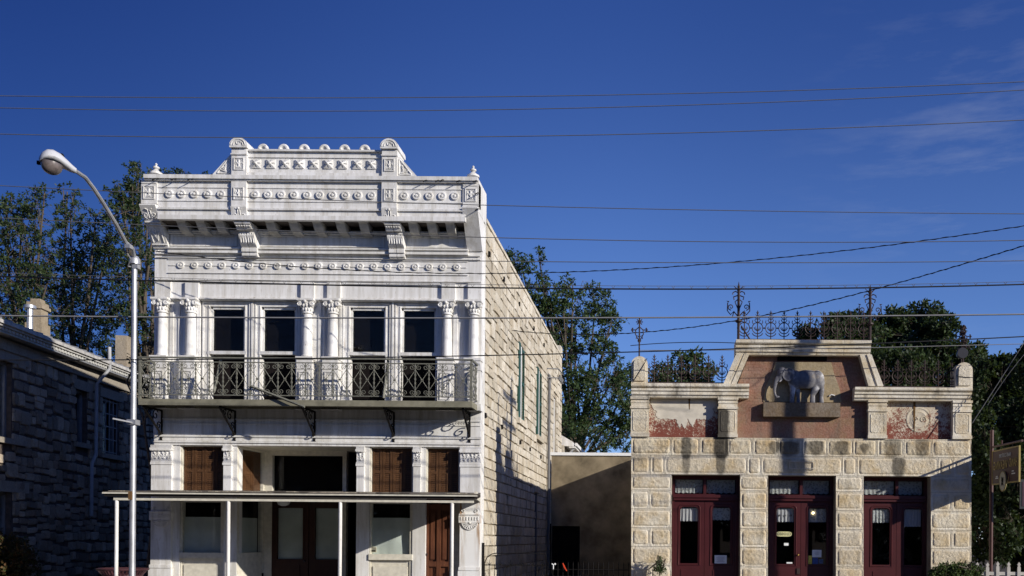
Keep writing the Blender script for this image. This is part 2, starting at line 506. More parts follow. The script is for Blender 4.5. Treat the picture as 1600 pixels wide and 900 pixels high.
# ================================================================== THE WHITE TWO-STOREY STOREFRONT
XL, XR = -12.66, -4.545
DEP = 17.7
B = thing('storefront_building', 'tall two-storey building with an ornate white metal front and a pale stone side wall', 'building', ((XL + XR) / 2, 0, 0))
zz = lambda p, Y=0.0: Z(p, Y, 495)
xx = lambda p, py=550, Y=0.0: X(p, Y, py)
def bx(mbd, p0, p1, q0, q1, y0, y1):
    """box whose front face (at y0) covers photo columns p0..p1, rows q0..q1"""
    pm = (q0 + q1) / 2
    return mbd.box(X(p0, y0, pm), X(p1, y0, pm), y0, y1, Z(q1, y0, 495), Z(q0, y0, 495))

ZUP = zz(342)
w = MB()
w.box(XL, XR, 0, .3, zz(470), ZUP)
for a, b in ((240, 313), (470, 532), (690, 753)):
    w.box(XL if a == 240 else xx(a), XR if b == 753 else xx(b), 0, .3, zz(640), zz(470))
w.box(XL, XR, 0, .3, zz(697), zz(640))
for a, b in ((240, 281), (350, 370), (557, 577), (645, 665), (718, 753)):
    w.box(XL if a == 240 else xx(a, 760), XR if b == 753 else xx(b, 760), 0, .3, 0.03, zz(697))
w.build('wall', WHITE, B)

# body: the stone shell behind the metal front
s = MB()
zp = 9.45                                                           # parapet of the side walls
wins = [(5.62, 7.05, 5.2, 7.62), (9.75, 11.2, 5.15, 7.62), (14.7, 15.9, 4.1, 7.35)]   # side windows: y0, y1, z0, z1
s.box(XL, XL + .35, .3, DEP, 0, zp)
s.box(XL + .35, XR - .4, DEP - .35, DEP, 0, zp)
ys = [.3] + [q for a in wins for q in a[:2]] + [DEP]
for i in range(0, len(ys), 2):
    s.box(XR - .4, XR - .03, ys[i], ys[i + 1], 0, zp)
for y0, y1, z0, z1 in wins:
    s.box(XR - .4, XR - .03, y0, y1, 0, z0); s.box(XR - .4, XR - .03, y0, y1, z1, zp)
s.build('masonry_shell', MORTAR, B)
MB().box(XL + .35, XR - .4, .3, DEP - .35, 8.75, 8.95).build('roof', TIN, B)
f_ = MB()
f_.box(XL + .35, XR - .4, .3, DEP - .35, zz(646), zz(640))
f_.box(XL + .35, XR - .4, .31, DEP - .35, 8.5, 8.6)
f_.box(XL + .36, XR - .41, 4.2, 4.35, 0.05, 8.5)
f_.box(XL + .35, XR - .4, 1.62, DEP - .35, 0.0, 0.06)
f_.build('interior', DARKROOM, B)

# ---- coursed limestone of the right-hand side wall, one object per block for the nearest 300
unit = []
def unit_stones(m, count, chop, name):
    out = []
    for q in range(count):
        r = random.Random(100 + q)
        # outline with slightly knocked corners, front face inset and uneven (unit square, depth along +N = local y negative)
        pts = []
        for cx, cz in ((-.5, -.5), (.5, -.5), (.5, .5), (-.5, .5)):
            a = chop * r.uniform(.2, 1); b = chop * r.uniform(.2, 1)
            sx, sz = (1 if cx < 0 else -1), (1 if cz < 0 else -1)
            p = [(cx + sx * a, cz), (cx, cz + sz * b)]
            if (cx < 0) == (cz < 0): p = p[::-1]
            pts += p
        n = len(pts)
        ins = .965 - chop * .35
        front = [(x * ins + r.uniform(-.012, .012), -1 + r.uniform(-.25, .22), z * (ins - .04) + r.uniform(-.012, .012)) for x, z in pts]
        back = [(x, 0.0, z) for x, z in pts]
        cen = (r.uniform(-.1, .1), -1.12, r.uniform(-.1, .1))
        vs_ = back + front + [cen]
        fs_ = [(i, (i + 1) % n, n + (i + 1) % n, n + i) for i in range(n)] + [(n + i, n + (i + 1) % n, 2 * n) for i in range(n)]
        out.append((vs_, fs_, MB().add(vs_, fs_).mesh(name, m)))
    return out
def lay_stones(cells, kit, o, u, nrm, parent, name, m, limit=300, seed=5, wild=0.0):
    """cells: (u0,u1,v0,v1,depth); o origin on the wall face, u horizontal direction, nrm outward. The first `limit` are objects."""
    r = random.Random(seed)
    rot = math.atan2(u.y, u.x)
    rest = MB()
    for i, (u0, u1, v0, v1, dp) in enumerate(cells):
        vs_, fs_, me = kit[r.randrange(len(kit))]
        c = o + u * ((u0 + u1) / 2) + Vector((0, 0, (v0 + v1) / 2))
        sx, sz = (u1 - u0), (v1 - v0)
        tilt = 0.0
        if wild:                                                     # rubble: courses wander, stones sit crooked
            c.z += wild * noise.noise(((u0 + u1) * .55, (v0 + v1) * .55, 2)) + r.uniform(-.02, .02)
            sz *= r.uniform(.88, 1.08); sx *= r.uniform(.9, 1.05); tilt = r.uniform(-.08, .08)
        if i < limit:
            link(me, name, parent, c, (0, tilt, rot), (sx, dp, sz))
        else:
            ca, sa = math.cos(rot), math.sin(rot)
            rest.add([(c.x + x * sx * ca - y * dp * sa, c.y + x * sx * sa + y * dp * ca, c.z + z * sz) for x, y, z in vs_], fs_, r.random())
    if rest.v:
        tag(rest.build(name + '_courses', m, parent, tint=True), kind='stuff')

kit = unit_stones(LIMESTONE, 10, .07, 'stone_block')
cells = []
r = random.Random(11)
z = 0.02
row = 0
while z < zp - .12:
    h = r.uniform(.22, .36)
    if zp - z - h < .15: h = zp - z
    y = .40 - r.uniform(0, .3)
    y = .405
    while y < DEP:
        wd = r.uniform(.3, .85)
        if DEP - y - wd < .25: wd = DEP - y
        segs = [(y, y + wd)]
        for y0, y1, z0, z1 in wins:
            new = []
            for a, b in segs:
                if z + h <= z0 - .06 or z >= z1 + .02 or b <= y0 or a >= y1: new.append((a, b))
                else:
                    if a < y0 - .06: new.append((a, y0))
                    if b > y1 + .06: new.append((y1, b))
            segs = new
        for a, b in segs:
            cells.append((a + r.uniform(.004, .014), b - r.uniform(.004, .014), z + r.uniform(.004, .014), z + h - r.uniform(.003, .012), r.uniform(.02, .062)))
        y += wd
    z += h; row += 1
vis = lambda c: -((c[1] - c[0]) * (D / (D + c[0])) ** 2 + (c[3] - c[2]) * (D / (D + c[0])) + (0 if c[3] > 0.5 else -9))
cells.sort(key=vis)
lay_stones(cells, kit, Vector((XR - .03, 0, 0)), Vector((0, 1, 0)), Vector((1, 0, 0)), B, 'stone_block', LIMESTONE)
# white painted quoin strip where the metal front laps the stone
MB().box(XR - .02, XR + .012, .3, .40, 0.02, 9.4).build('corner_strip', WHITE, B)
cp = MB()
y = .42
while y < DEP - .1:
    e = min(DEP + .02, y + random.uniform(.9, 1.5))
    cp.box(XR - .42, XR + .03, y + .006, e - .006, zp, zp + .09 + random.uniform(0, .02))
    y = e
cp.build('parapet_coping', LIMESTONE, B)
MB().box(XR - .5, XR + .02, DEP - .7, DEP + .04, zp + .0, zp + .42).build('rear_parapet_step', LIMESTONE, B)

# ---- side windows: green louvred shutters in white frames
for i, (y0, y1, z0, z1) in enumerate(wins):
    fr = MB(); xo = XR - .14
    ym = (y0 + y1) / 2
    for a, b in ((y0, y0 + .07), (y1 - .07, y1)): fr.box(xo - .1, xo + .06, a, b, z0, z1)
    fr.box(xo - .1, xo + .06, y0 + .07, y1 - .07, z1 - .08, z1)
    win = fr.build('window', WHITE, B)
    MB().box(XR - .38, XR + .09, y0 - .12, y1 + .12, z0 - .17, z0 - .003).build('sill', LIMESTONE, win)
    MB().box(xo - .05, xo - .035, y0 + .07, y1 - .07, z0, z1 - .08).build('pane', GLASS, win)
    MB().box(xo - .32, xo - .3, y0 - .1, y1 + .1, z0 - .1, z1 + .1).build('blind', DARKROOM, win)
    if i == 2: continue
    def shutter_leaf(a, b, x):
        m = MB()
        for c in ((a, a + .07), (b - .07, b)): m.box(x - .025, x + .025, c[0], c[1], z0 + .01, z1 - .09)
        for zc in (z0 + .06, (z0 + z1) / 2, z1 - .15): m.box(x - .024, x + .024, a + .07, b - .07, zc - .05, zc + .05)
        n = 26
        for k in range(n):
            zc = z0 + .12 + (z1 - z0 - .3) * k / (n - 1)
            m.add([(x - .02, a + .07, zc + .03), (x + .02, a + .07, zc - .02), (x + .02, b - .07, zc - .02), (x - .02, b - .07, zc + .03),
                   (x - .02, a + .07, zc + .036), (x + .02, a + .07, zc - .014), (x + .02, b - .07, zc - .014), (x - .02, b - .07, zc + .036)],
                  [(0, 1, 2, 3), (7, 6, 5, 4), (0, 4, 5, 1), (2, 6, 7, 3), (1, 5, 6, 2), (0, 3, 7, 4)])
        return m.build('shutter', GREEN, win)
    shutter_leaf(ym + .09, y1 - .09, XR - .02)
    m = MB()                                                        # the near leaf stands folded out, edge on
    m.box(XR - .05, XR + .04, y0 + .02, y0 + .35, z0 + .01, z1 - .05)
    m.build('shutter', GREEN, win)
    MB().box(xo - .02, XR - .0, ym - .06, ym + .06, z0, z1 - .08).build('mullion', WHITE, win)

# iron tie ends, downpipe and cable bracket on the side wall
for (py_, pz_) in ((763, 397), (786, 436), (810, 475), (757, 649), (783, 667), (812, 691), (827, 702), (833, 513), (844, 714), (849, 539)):
    p = hit(py_, pz_, (XR, 0, 0), Vector((1, 0, 0)))
    MB().box(XR - .02, XR + .05, p.y - .05, p.y + .06, p.z - .06, p.z + .06).build('tie_plate', BLACK, B)
pa, pb = hit(854.5, 568, (XR, 0, 0), Vector((1, 0, 0))), hit(856, 860, (XR, 0, 0), Vector((1, 0, 0)))
MB().tube([(XR + .1, 12.6, 0.1), (XR + .1, 12.6, 7.6), (XR + .1, 12.6, 7.75), (XR - .02, 12.6, 7.85)], .055, 8).build('downpipe', WIRE_GREY, B, smooth=True)
m = MB()
for zt in (8.0, 7.65): m.tube([(XR, 12.4, zt), (XR + .45, 12.6, zt + .02), (XR + .5, 13.8, zt)], .025, 5)
for q in range(4): m.tube([(XR + .45, 12.7 + q * .3, 7.62), (XR + .5, 12.7 + q * .3, 7.8)], .05, 6)
m.build('cable_bracket', WIRE_GREY, B)
# tall window or pipe chase low on the side wall (dim, pale jamb)
m = MB().box(XR - .04, XR + .06, 9.6, 9.75, .1, 3.05)
m.build('pipe_chase', WIRE_GREY, B)
m = MB().box(XR - .3, XR + .10, 9.2, 10.3, 3.08, 3.3)
m.build('lintel', LIMESTONE, B)

# ---- rear addition with white eaves seen beyond the side wall
m = MB().box(-9.5, -4.42, DEP + .05, 24, 0, 5.6)
ra = m.build('rear_addition', LIMESTONE, B)
m = MB()
m.prism([(-9.9, 5.75), (-3.98, 5.55), (-3.98, 5.66), (-4.05, 5.76), (-6.9, 7.4), (-9.9, 5.9)], 'y', DEP + .06, 24.3)
m.build('roof', WHITE, ra)
m = MB().box(-4.2, -3.92, DEP + .03, 24.3, 5.48, 5.54)
m.box(-3.93, -3.85, DEP + .03, 24.3, 5.56, 5.70)
m.build('eave', WHITE, ra)
MB().tube([(-4.0, DEP + .2, 5.5), (-4.3, DEP + .2, 5.1), (-4.34, DEP + .2, 4.2)], .06, 8).build('downspout', METAL, ra, smooth=True)

# ---- upper cornice and false front
YP = -.55
c = MB()
c.box(XL - .02, XR + .02, YP, .41, Z(329, YP), Z(283, YP))
c.box(XL + .37, XR - .36, YP + .021, -.03, Z(343.5, YP), Z(329, YP) - .001)
bx(c, 246, 727, 329, 337, YP - .02, YP + .02)
bx(c, 246, 727, 337, 344, YP - .09, YP + .02)
bx(c, 246, 727, 325.5, 328.4, YP - .07, YP + .02)
c.build('cornice', WHITE, B)
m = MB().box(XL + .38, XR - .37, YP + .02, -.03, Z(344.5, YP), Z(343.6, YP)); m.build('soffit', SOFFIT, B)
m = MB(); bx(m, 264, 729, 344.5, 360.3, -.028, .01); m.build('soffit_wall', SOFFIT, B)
m = MB()
bx(m, 224, 746, 274, 280, YP - .12, .44)
bx(m, 225, 745, 280.2, 283, YP - .08, .43)
m.build('coping', WHITE, B)
m = MB()
for q in (294, 315): bx(m, 246, 727, q - .7, q + .7, YP - .02, YP + .01)
for q0, q1 in ((360.5, 363), (363.2, 366)): bx(m, 262, 731, q0, q1, -.16 if q0 < 362 else -.11, 0.05)
for q0, q1, y in ((387, 389.5, -.13), (390, 392, -.08), (392.4, 396, -.12), (397, 398.4, -.05), (403, 404, -.05)):
    bx(m, 262 if q0 < 396 else 243, 731 if q0 < 396 else 750, q0, q1, y, 0.05)
bx(m, 264, 729, 415.4, 416.6, -.02, .02)
bx(m, 262, 731, 406, 407, -.025, .02)
bx(m, 262, 731, 427, 428.2, -.03, .02)
bx(m, 242, 752, 437.5, 439, -.05, .02)
bx(m, 242, 752, 466.8, 468.2, -.13, .03)
bx(m, 242, 752, 468.4, 470, -.09, .02)
m.build('moulding', WHITE, B)
# recessed panel frames between the consoles
for a, b in ((266, 370), (400, 600), (626, 729)):
    m = MB()
    bx(m, a, b, 368, 370, -.035, .01); bx(m, a, b, 384, 385.6, -.035, .01)
    bx(m, a, a + 3, 370.1, 383.9, -.035, .01); bx(m, b - 3, b, 370.1, 383.9, -.035, .01)
    m.build('frieze_panel', WHITE, B)

def ring_mesh(rad, m, name):
    q = MB().disc_y(0, 0, [(rad, 0), (rad, -.025), (rad * .9, -.038), (rad * .62, -.038), (rad * .52, -.014), (rad * .42, -.014), (rad * .36, -.045), (rad * .12, -.055)], 16)
    return q.mesh(name, m, smooth=True)
rm = ring_mesh(.098, WHITE, 'roundel')
for px in (265, 284, 304, 325, 346, 399, 419, 440, 460, 480, 500, 520, 540, 560, 581, 632, 651, 671, 691, 711):
    link(rm, 'roundel', B, (X(px, YP, 305), YP, Z(305, YP)))
rm2 = ring_mesh(.088, WHITE, 'roundel')
for k_ in range(21):
    px = 283 + 21.55 * k_
    link(rm2, 'roundel', B, (X(px, 0, 416), 0, zz(416)))

# pediment
pb_ = MB()
bx(pb_, 386, 597, 236, 274, YP + .03, -.1)
bx(pb_, 386, 597, 233.5, 236, YP - .04, -.05)
bx(pb_, 387, 596, 245.4, 246.6, YP + .005, YP + .04)
bx(pb_, 387, 596, 270, 274.1, YP - .02, YP + .04)
pb_.build('pediment', WHITE, B)
m = MB()
h = .105
m.box(-h, h, -.03, .005, -h, h)
for sx in (-1, 1):
    for sz in (-1, 1):
        m.add([(sx * h * .96, -.03, sz * h * .96), (sx * h * .2, -.03, sz * h * .96), (0, -.085, 0), (sx * h * .96, -.03, sz * h * .2)], [(0, 1, 2), (0, 2, 3)])
m.disc_y(0, 0, [(.035, -.03), (.035, -.08), (.015, -.1)], 8)
tile = m.mesh('rosette_tile', WHITE)
for k_ in range(9):
    link(tile, 'rosette_tile', B, (X(401 + 22.5 * k_, YP + .03, 257), YP + .03, Z(257, YP + .03)))
# half-round scrolls standing along the pediment
m = MB()
arc = [(.09 * math.cos(t), 0, .09 * math.sin(t)) for t in [PI * i / 10 for i in range(11)]]
m.tube(arc, .045, 8)
m.prism([(.07 * math.cos(PI * i / 8), .07 * math.sin(PI * i / 8)) for i in range(9)], 'y', .0, .05)
sc_ = m.mesh('scroll_crest', WHITE, smooth=True)
for px in (412, 444, 476, 507.6, 539, 570.5):
    link(sc_, 'scroll_crest', B, (X(px, -.4, 233), -.42, Z(234, -.42)))
# raking wings either side of the pediment
for a, b, tip in ((361, 331, 'l'), (620, 650, 'r')):
    x0, x1 = X(a, YP, 250), X(b, YP, 273)
    zb, zt = Z(273.5, YP), Z(241, YP)
    m = MB().prism([(x0, zb), (x0, zt), (x0 + (x1 - x0) * .1, zt - (zt - zb) * .03), (x1, zb + .02), (x1, zb)], 'y', YP + .04, -.1)
    wing = m.build('pediment_wing', WHITE, B)
    m = MB()
    sx = 1 if x1 > x0 else -1
    # raised border and a fan of leaves
    for p, q in (((x0 + sx * .05, zb + .04), (x1 - sx * .12, zb + .04)), ((x0 + sx * .05, zb + .04), (x0 + sx * .05, zt - .1)), ((x1 - sx * .12, zb + .05), (x0 + sx * .05, zt - .08))):
        m.tube([(p[0], YP + .03, p[1]), (q[0], YP + .03, q[1])], .016, 5)
    for k_ in range(4):
        a_ = R_(18 + 20 * k_)
        L = (.2, .17, .15, .2)[k_]
        m.tube([(x0 + sx * .09 + sx * .02 * k_, YP + .03, zb + .07), (x0 + sx * (.09 + L * math.cos(a_)), YP + .02, zb + .07 + L * math.sin(a_))], .02, 5, r1=.012)
    m.build('leaf_fan', WHITE, wing)

# the two piers that rise through the cornice, and the corner blocks, each with a framed fleur panel
def fleur(mb_, x, y, zc, sc):
    mb_.tube([(x, y, zc - .09 * sc), (x, y, zc + .1 * sc)], .014 * sc, 5)
    for sx in (-1, 1):
        mb_.tube([(x, y, zc - .04 * sc), (x + sx * .04 * sc, y, zc + .03 * sc), (x + sx * .07 * sc, y, zc + .045 * sc), (x + sx * .075 * sc, y, zc)], .013 * sc, 5)
        mb_.tube([(x, y, zc - .05 * sc), (x + sx * .045 * sc, y, zc - .085 * sc)], .012 * sc, 5)
def framed(mb_, x0, x1, z0, z1, y, t=.02, d=.022):
    mb_.box(x0, x1, y - d, y + .005, z1 - t, z1); mb_.box(x0, x1, y - d, y + .005, z0, z0 + t)
    mb_.box(x0, x0 + t, y - d, y + .005, z0 + t, z1 - t); mb_.box(x1 - t, x1, y - d, y + .005, z0 + t, z1 - t)
YQ = YP - .07
for p0, p1 in ((361.5, 385), (596.5, 620)):
    x0, x1 = X(p0, YQ, 280), X(p1, YQ, 280)
    xc = (x0 + x1) / 2
    m = MB()
    m.box(x0, x1, YQ, -.05, Z(284, YQ), Z(233, YQ))
    m.box(x0 - .0, x1 + .0, YQ - .005, -.3, Z(323, YQ), Z(284.5, YQ))
    m.box(x0 - .012, x1 + .012, YQ - .03, -.05, Z(243, YQ), Z(241, YQ))
    pier = m.build('pier', WHITE, B)
    for zc in (Z(257, YQ), Z(303.5, YQ)):
        m = MB()
        y_ = YQ if zc > 10 else YQ - .005
        framed(m, x0 + .06, x1 - .06, zc - .15, zc + .15, y_)
        framed(m, x0 + .105, x1 - .105, zc - .11, zc + .11, y_, .012, .012)
        fleur(m, xc, y_ - .01, zc, 1.0)
        m.build('fleur_panel', WHITE, pier)
    # rounded cap
    zb = Z(232.5, YQ); R = .21
    pts = [(xc - R, zb), (xc + R, zb)] + [(xc + R * math.cos(t), zb + .06 + R * .86 * math.sin(t)) for t in [PI * i / 12 for i in range(13)]]
    m = MB().prism(pts, 'y', YQ - .06, .0)
    cap = m.build('cap', WHITE, pier)
    m = MB()
    for rr in (.17, .115): m.tube([(xc + rr * math.cos(t), YQ - .065, zb + .05 + rr * .86 * math.sin(t)) for t in [PI * i / 12 for i in range(13)]], .014, 5)
    m.tube([(x, YQ - .065, z_) for x, z_ in spiral(xc, zb + .1, .06, .01, 0, 2 * PI * 1.2)], .012, 5)
    m.tube([(xc, -.3, zb + R * .9 + .05), (xc, -.3, zb + R * .9 + .12)], .02, 5)
    m.build('cap_relief', WHITE, pier)
# consoles (big scroll brackets) under each pier
for p0, p1 in ((362, 385), (597, 620)):
    x0, x1 = X(p0, -.62, 333), X(p1, -.62, 333)
    m = MB()
    za, zb, zc, zd = Z(323, -.66), Z(344.5, -.66), Z(361, -.35), Z(403, -.1)
    m.prism([(-.665, za), (-.665, za - .02), (-.575, zb + .02), (-.56, zb), (.02, zb), (.02, za)], 'x', x0 - .01, x1 + .01)
    con = m.build('console', WHITE, B)
    m = MB()
    xc = (x0 + x1) / 2
    for sx in (-1, 1):
        m.tube([(xc + sx * q, -.585 - (w_ - zb) * .26, w_) for q, w_ in spiral(.09, (za + zb) / 2 - .05, .06, .012, -PI / 2, PI * 2.3)], .014, 5)
        m.tube([(xc + sx * .03, -.60, zb + .06), (xc + sx * .025, -.65, za - .08), (xc + sx * .08, -.655, za - .05)], .014, 5)
    m.ell((xc, -.665, za - .05), (.03, .015, .03), 8, 5)
    m.build('carved_face', WHITE, con)
    x0, x1 = x0 + .04, x1 + .06
    prof = [(.0, zb), (-.56, zb), (-.57, zb - .05), (-.50, zb - .09), (-.44, zb - .17), (-.37, zc), (-.35, zc - .03), (-.35, zc - .12), (-.26, zc - .29), (-.16, zc - .36), (-.19, zc - .38),
            (-.19, zc - .46), (-.14, zc - .47), (-.16, zc - .5), (-.16, zc - .55), (-.11, zc - .56), (-.13, zc - .58), (-.13, zd), (0, zd)]
    for a, b in ((x0, (x0 + x1) / 2 - .008), ((x0 + x1) / 2 + .008, x1)):
        MB().prism(prof, 'x', a, b).build('scroll', WHITE, con)
    m = MB()
    for k_ in range(6):
        xq = x0 + .035 + (x1 - x0 - .07) * k_ / 5
        m.tube([(xq, -.53, zb - .09), (xq, -.39, zc + .02)], .018, 5)
        m.tube([(xq, -.35, zc - .06), (xq, -.28, zc - .27)], .018, 5)
    m.build('leaf_flute', WHITE, con)
# modillions under the soffit
zb = Z(344, -.5)
prof = [(-.52, zb + .01), (-.52, zb - .05), (-.47, zb - .07), (-.40, zb - .15), (-.3, zb - .22), (-.06, zb - .25), (-.02, zb - .25), (-.02, zb + .01)]
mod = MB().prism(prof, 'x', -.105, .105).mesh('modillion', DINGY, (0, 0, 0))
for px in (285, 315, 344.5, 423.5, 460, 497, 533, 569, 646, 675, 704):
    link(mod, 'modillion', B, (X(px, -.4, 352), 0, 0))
# end brackets: solid carved wings that splay out to carry the cornice
for x0, x1, carve in ((XL - .015, XL + .37, True), (XR - .36, XR + .015, False)):
    za, zb = Z(320.5, -.66), zz(391)
    prof = [(.1, za), (-.655, za), (-.67, za - .03), (-.04, zb), (.1, zb)]
    m = MB().prism(prof, 'x', x0, x1)
    eb = m.build('end_bracket', WHITE, B)
    if carve:
        m = MB(); xc = (x0 + x1) / 2
        def on(t, out=.008):                                        # a point on the sloping face, t from the top
            y = -.67 + max(0, t - .03) * .63 / (za - .03 - zb)
            return y - out
        for t in (.36, .42, .80):
            m.box(x0 + .01, x1 - .01, on(t) - .012, on(t) + .05, za - t - .012, za - t + .012)
        for sx in (-1, 1):
            m.tube([(xc + sx * q, on(za - w_), w_) for q, w_ in spiral(.09, za - .23, .06, .012, -PI / 2, PI * 2.3)], .016, 5)
            m.tube([(xc + sx * .03, on(.28), za - .28), (xc + sx * .03, on(.12), za - .12), (xc + sx * .08, on(.1), za - .1)], .015, 5)
            m.tube([(xc + sx * .13, on(.46), za - .46), (xc + sx * .13, on(.76), za - .76)], .012, 5)
            m.tube([(xc, on(.70), za - .70), (xc + sx * .06, on(.58), za - .58), (xc + sx * .09, on(.56), za - .56)], .016, 5)
            m.tube([(xc - .05 * sx, on(1.02), za - 1.02), (xc + sx * .09, on(.92), za - .92), (xc + sx * .13, on(.97), za - .97)], .016, 5)
        m.tube([(xc, on(.72), za - .72), (xc, on(.5), za - .5)], .016, 5)
        m.build('carving', WHITE, eb)
    x0, x1 = (XL - .018, XL + .37) if carve else (XR - .36, XR + .02)
    m = MB().box(x0, x1, YP - .03, -.3, Z(320, YP - .03), Z(284, YP - .03))
    cb = m.build('corner_block', WHITE, B)
    m = MB(); zc = Z(303, YP)
    framed(m, x0 + .055, x1 - .055, zc - .17, zc + .15, YP - .03); framed(m, x0 + .1, x1 - .1, zc - .125, zc + .105, YP - .03, .012, .012)
    fleur(m, (x0 + x1) / 2, YP - .04, zc - .01, 1.0)
    m.box(x0 + .02, x1 - .02, YP - .045, YP - .02, Z(289.5, YP), Z(288.3, YP))
    m.build('fleur_panel', WHITE, cb)
# urn finials at both ends of the coping
for px in (244, 739.5):
    x = X(px, -.3, 268); zb = Z(274, -.3)
    m = MB().lathe(x, -.3, [(.15, zb - .02), (.15, zb + .02), (.10, zb + .05), (.06, zb + .09), (.035, zb + .11), (.075, zb + .14), (.075, zb + .17), (.03, zb + .19), (.02, zb + .21), (.035, zb + .235), (.004, zb + .27)], 12)
    m.build('urn_finial', WHITE, B, smooth=True)
# small black fixings of an old lightning cable on the coping
for px, py in ((246, 281), (275, 281), (301, 281), (668, 280), (687, 280), (694, 279), (720, 280), (746, 280), (749, 299), (749, 324)):
    x = X(px, -.68, py); z_ = Z(py, -.68)
    MB().tube([(x, -.6, z_ + .02), (x - .03, -.72, z_ - .02), (x - .1, -.73, z_ - .06)], .012, 4).build('hook', BLACK, B)

# ---- upper storey: pilaster strips, panels, columns
m = MB()
for a, b in ((289, 310), (470, 490.5), (511, 532), (690, 711), (731, 752), (242, 266)):
    q = MB(); bx(q, a, b, 441, 466.6, -.07, .02); q.build('frieze_pilaster', WHITE, B)
for a, b in ((313, 468), (535, 687)):
    bx(m, a, b, 440.6, 443.4, -.035, .01); bx(m, a, b, 464.5, 466.6, -.02, .01)
m.build('panel_moulding', WHITE, B)
cap = MB()
cap.lathe(0, 0, [(.112, 0), (.135, .015), (.135, .035), (.115, .05), (.118, .1), (.14, .2), (.18, .30), (.17, .31)], 14)
cap.box(-.205, .205, -.19, .1, .315, .365)
cap.box(-.185, .185, -.17, .1, .295, .315)
for sx in (-1, 1):
    cap.tube([(sx * q, -.15, w_) for q, w_ in spiral(.155, .235, .06, .012, PI / 2, PI / 2 + 2 * PI * 1.4)], .02, 5)
    cap.tube([(sx * .155, -.15 + .2 * q, .235) for q in (0, .5, 1)], .04, 6)
for k_ in range(7):
    a_ = PI + PI * k_ / 6
    for zq, rr, o_ in ((.11, .035, .12), (.2, .038, .145)):
        if zq == .2: a_ += .2
        cap.ell((math.cos(a_) * o_, math.sin(a_) * o_, zq), (rr * .7, rr * .7, .05), 6, 5)
cap.ell((0, -.18, .29), (.04, .03, .04), 8, 6)
capm = cap.mesh('capital', WHITE, smooth=True)
zcap = zz(493)
shaft = MB().lathe(0, 0, [(.158, -1.12), (.158, -1.08), (.13, -1.06), (.142, -1.03), (.12, -1.0), (.118, -.4), (.106, 0)], 18).mesh('column', WHITE, smooth=True)
ped = MB()
zb_, zt_ = zz(642) - zcap, zz(561) - zcap
ped.box(-.19, .19, -.19, .1, zb_, zt_)
ped.box(-.21, .21, -.21, .1, zt_ - .06, zt_ + .01); ped.box(-.205, .205, -.205, .1, zt_ - .30, zt_ - .27); ped.box(-.22, .22, -.22, .1, zb_, zb_ + .16)
framed(ped, -.13, .13, zb_ + .26, zt_ - .36, -.19, .025, .02)
framed(ped, -.08, .08, zb_ + .32, zt_ - .42, -.19, .02, .012)
fleur(ped, 0, -.2, (zb_ + zt_) / 2 - .06, .8)
pedm = ped.mesh('pedestal', WHITE)
for px in (254, 298.5, 480.5, 520.5, 699, 741):
    x = X(px, -.08, 500)
    c_ = link(shaft, 'column', B, (x, -.08, zcap))
    link(capm, 'capital', c_, (x, -.08, zcap)); link(pedm, 'pedestal', c_, (x, -.08, zcap))
for a, b in ((265, 270), (278, 281), (307, 312), (470.5, 473), (497, 501), (504, 507), (530, 533), (688, 690), (708, 714), (722, 726)):
    m = MB(); bx(m, a, b, 470.3, 640, -.03, .01)
    m.build('fillet', WHITE, B)

# ---- upper windows: pairs of sashes, lower sash pushed up
wins_up = [((314, 470), ((327, 381), (407, 461))), ((533, 690), ((546, 601), (626, 680)))]
for (a, b), lights in wins_up:
    for p0, p1 in lights:
        x0, x1 = xx(p0), xx(p1)
        e0 = xx(a) if p0 < (a + b) / 2 - 20 else (xx(lights[0][1]) + xx(lights[1][0])) / 2 + .025
        e1 = xx(b) if p0 > (a + b) / 2 - 20 else (xx(lights[0][1]) + xx(lights[1][0])) / 2 - .025
        zt, zm, zb = zz(479.5), zz(553), zz(641)
        m = MB()
        m.box(e0 + .003, x0, .03, .22, zb, zt); m.box(x1, e1 - .003, .03, .22, zb, zt); m.box(e0 + .003, e1 - .003, .03, .22, zt, zz(470.5))
        m.box(e0 + .03, e0 + .06, .0, .04, zb, zt + .08); m.box(e1 - .06, e1 - .03, .0, .04, zb, zt + .08); m.box(e0 + .03, e1 - .03, .0, .04, zt + .08, zt + .11)
        m.box(x0 - .035, x0 - .012, .012, .04, zb, zt + .03); m.box(x1 + .012, x1 + .035, .012, .04, zb, zt + .03)
        win = m.build('window', WHITE, B)
        m = MB()
        m.box(x0, x0 + .045, .08, .14, zm + .06, zt); m.box(x1 - .045, x1, .08, .14, zm + .06, zt)
        m.box(x0, x1, .08, .14, zt - .06, zt - .001); m.box(x0 - .05, x1 + .05, .01, .14, zm - .02, zm + .06)
        sash = m.build('sash', WHITE, win)
        MB().box(x0 + .045, x1 - .045, .10, .108, zm + .06, zt - .06).build('pane', GLASS, win)
        m = MB().box(x0 + .02, x1 - .02, .16, .165, zm + .03, zt - .02)
        m.build('pane', GLASS, win)
        MB().box(x0 - .06, x1 + .06, .28, .295, zb, zt + .1).build('dark_screen', DARKROOM, win)
for (a, b), lights in wins_up:
    m = MB()
    xm = (xx(lights[0][1]) + xx(lights[1][0])) / 2
    m.box(xm - .022, xm + .022, -.02, .2, zz(641), zz(470.5))
    m.build('mullion', WHITE, B)

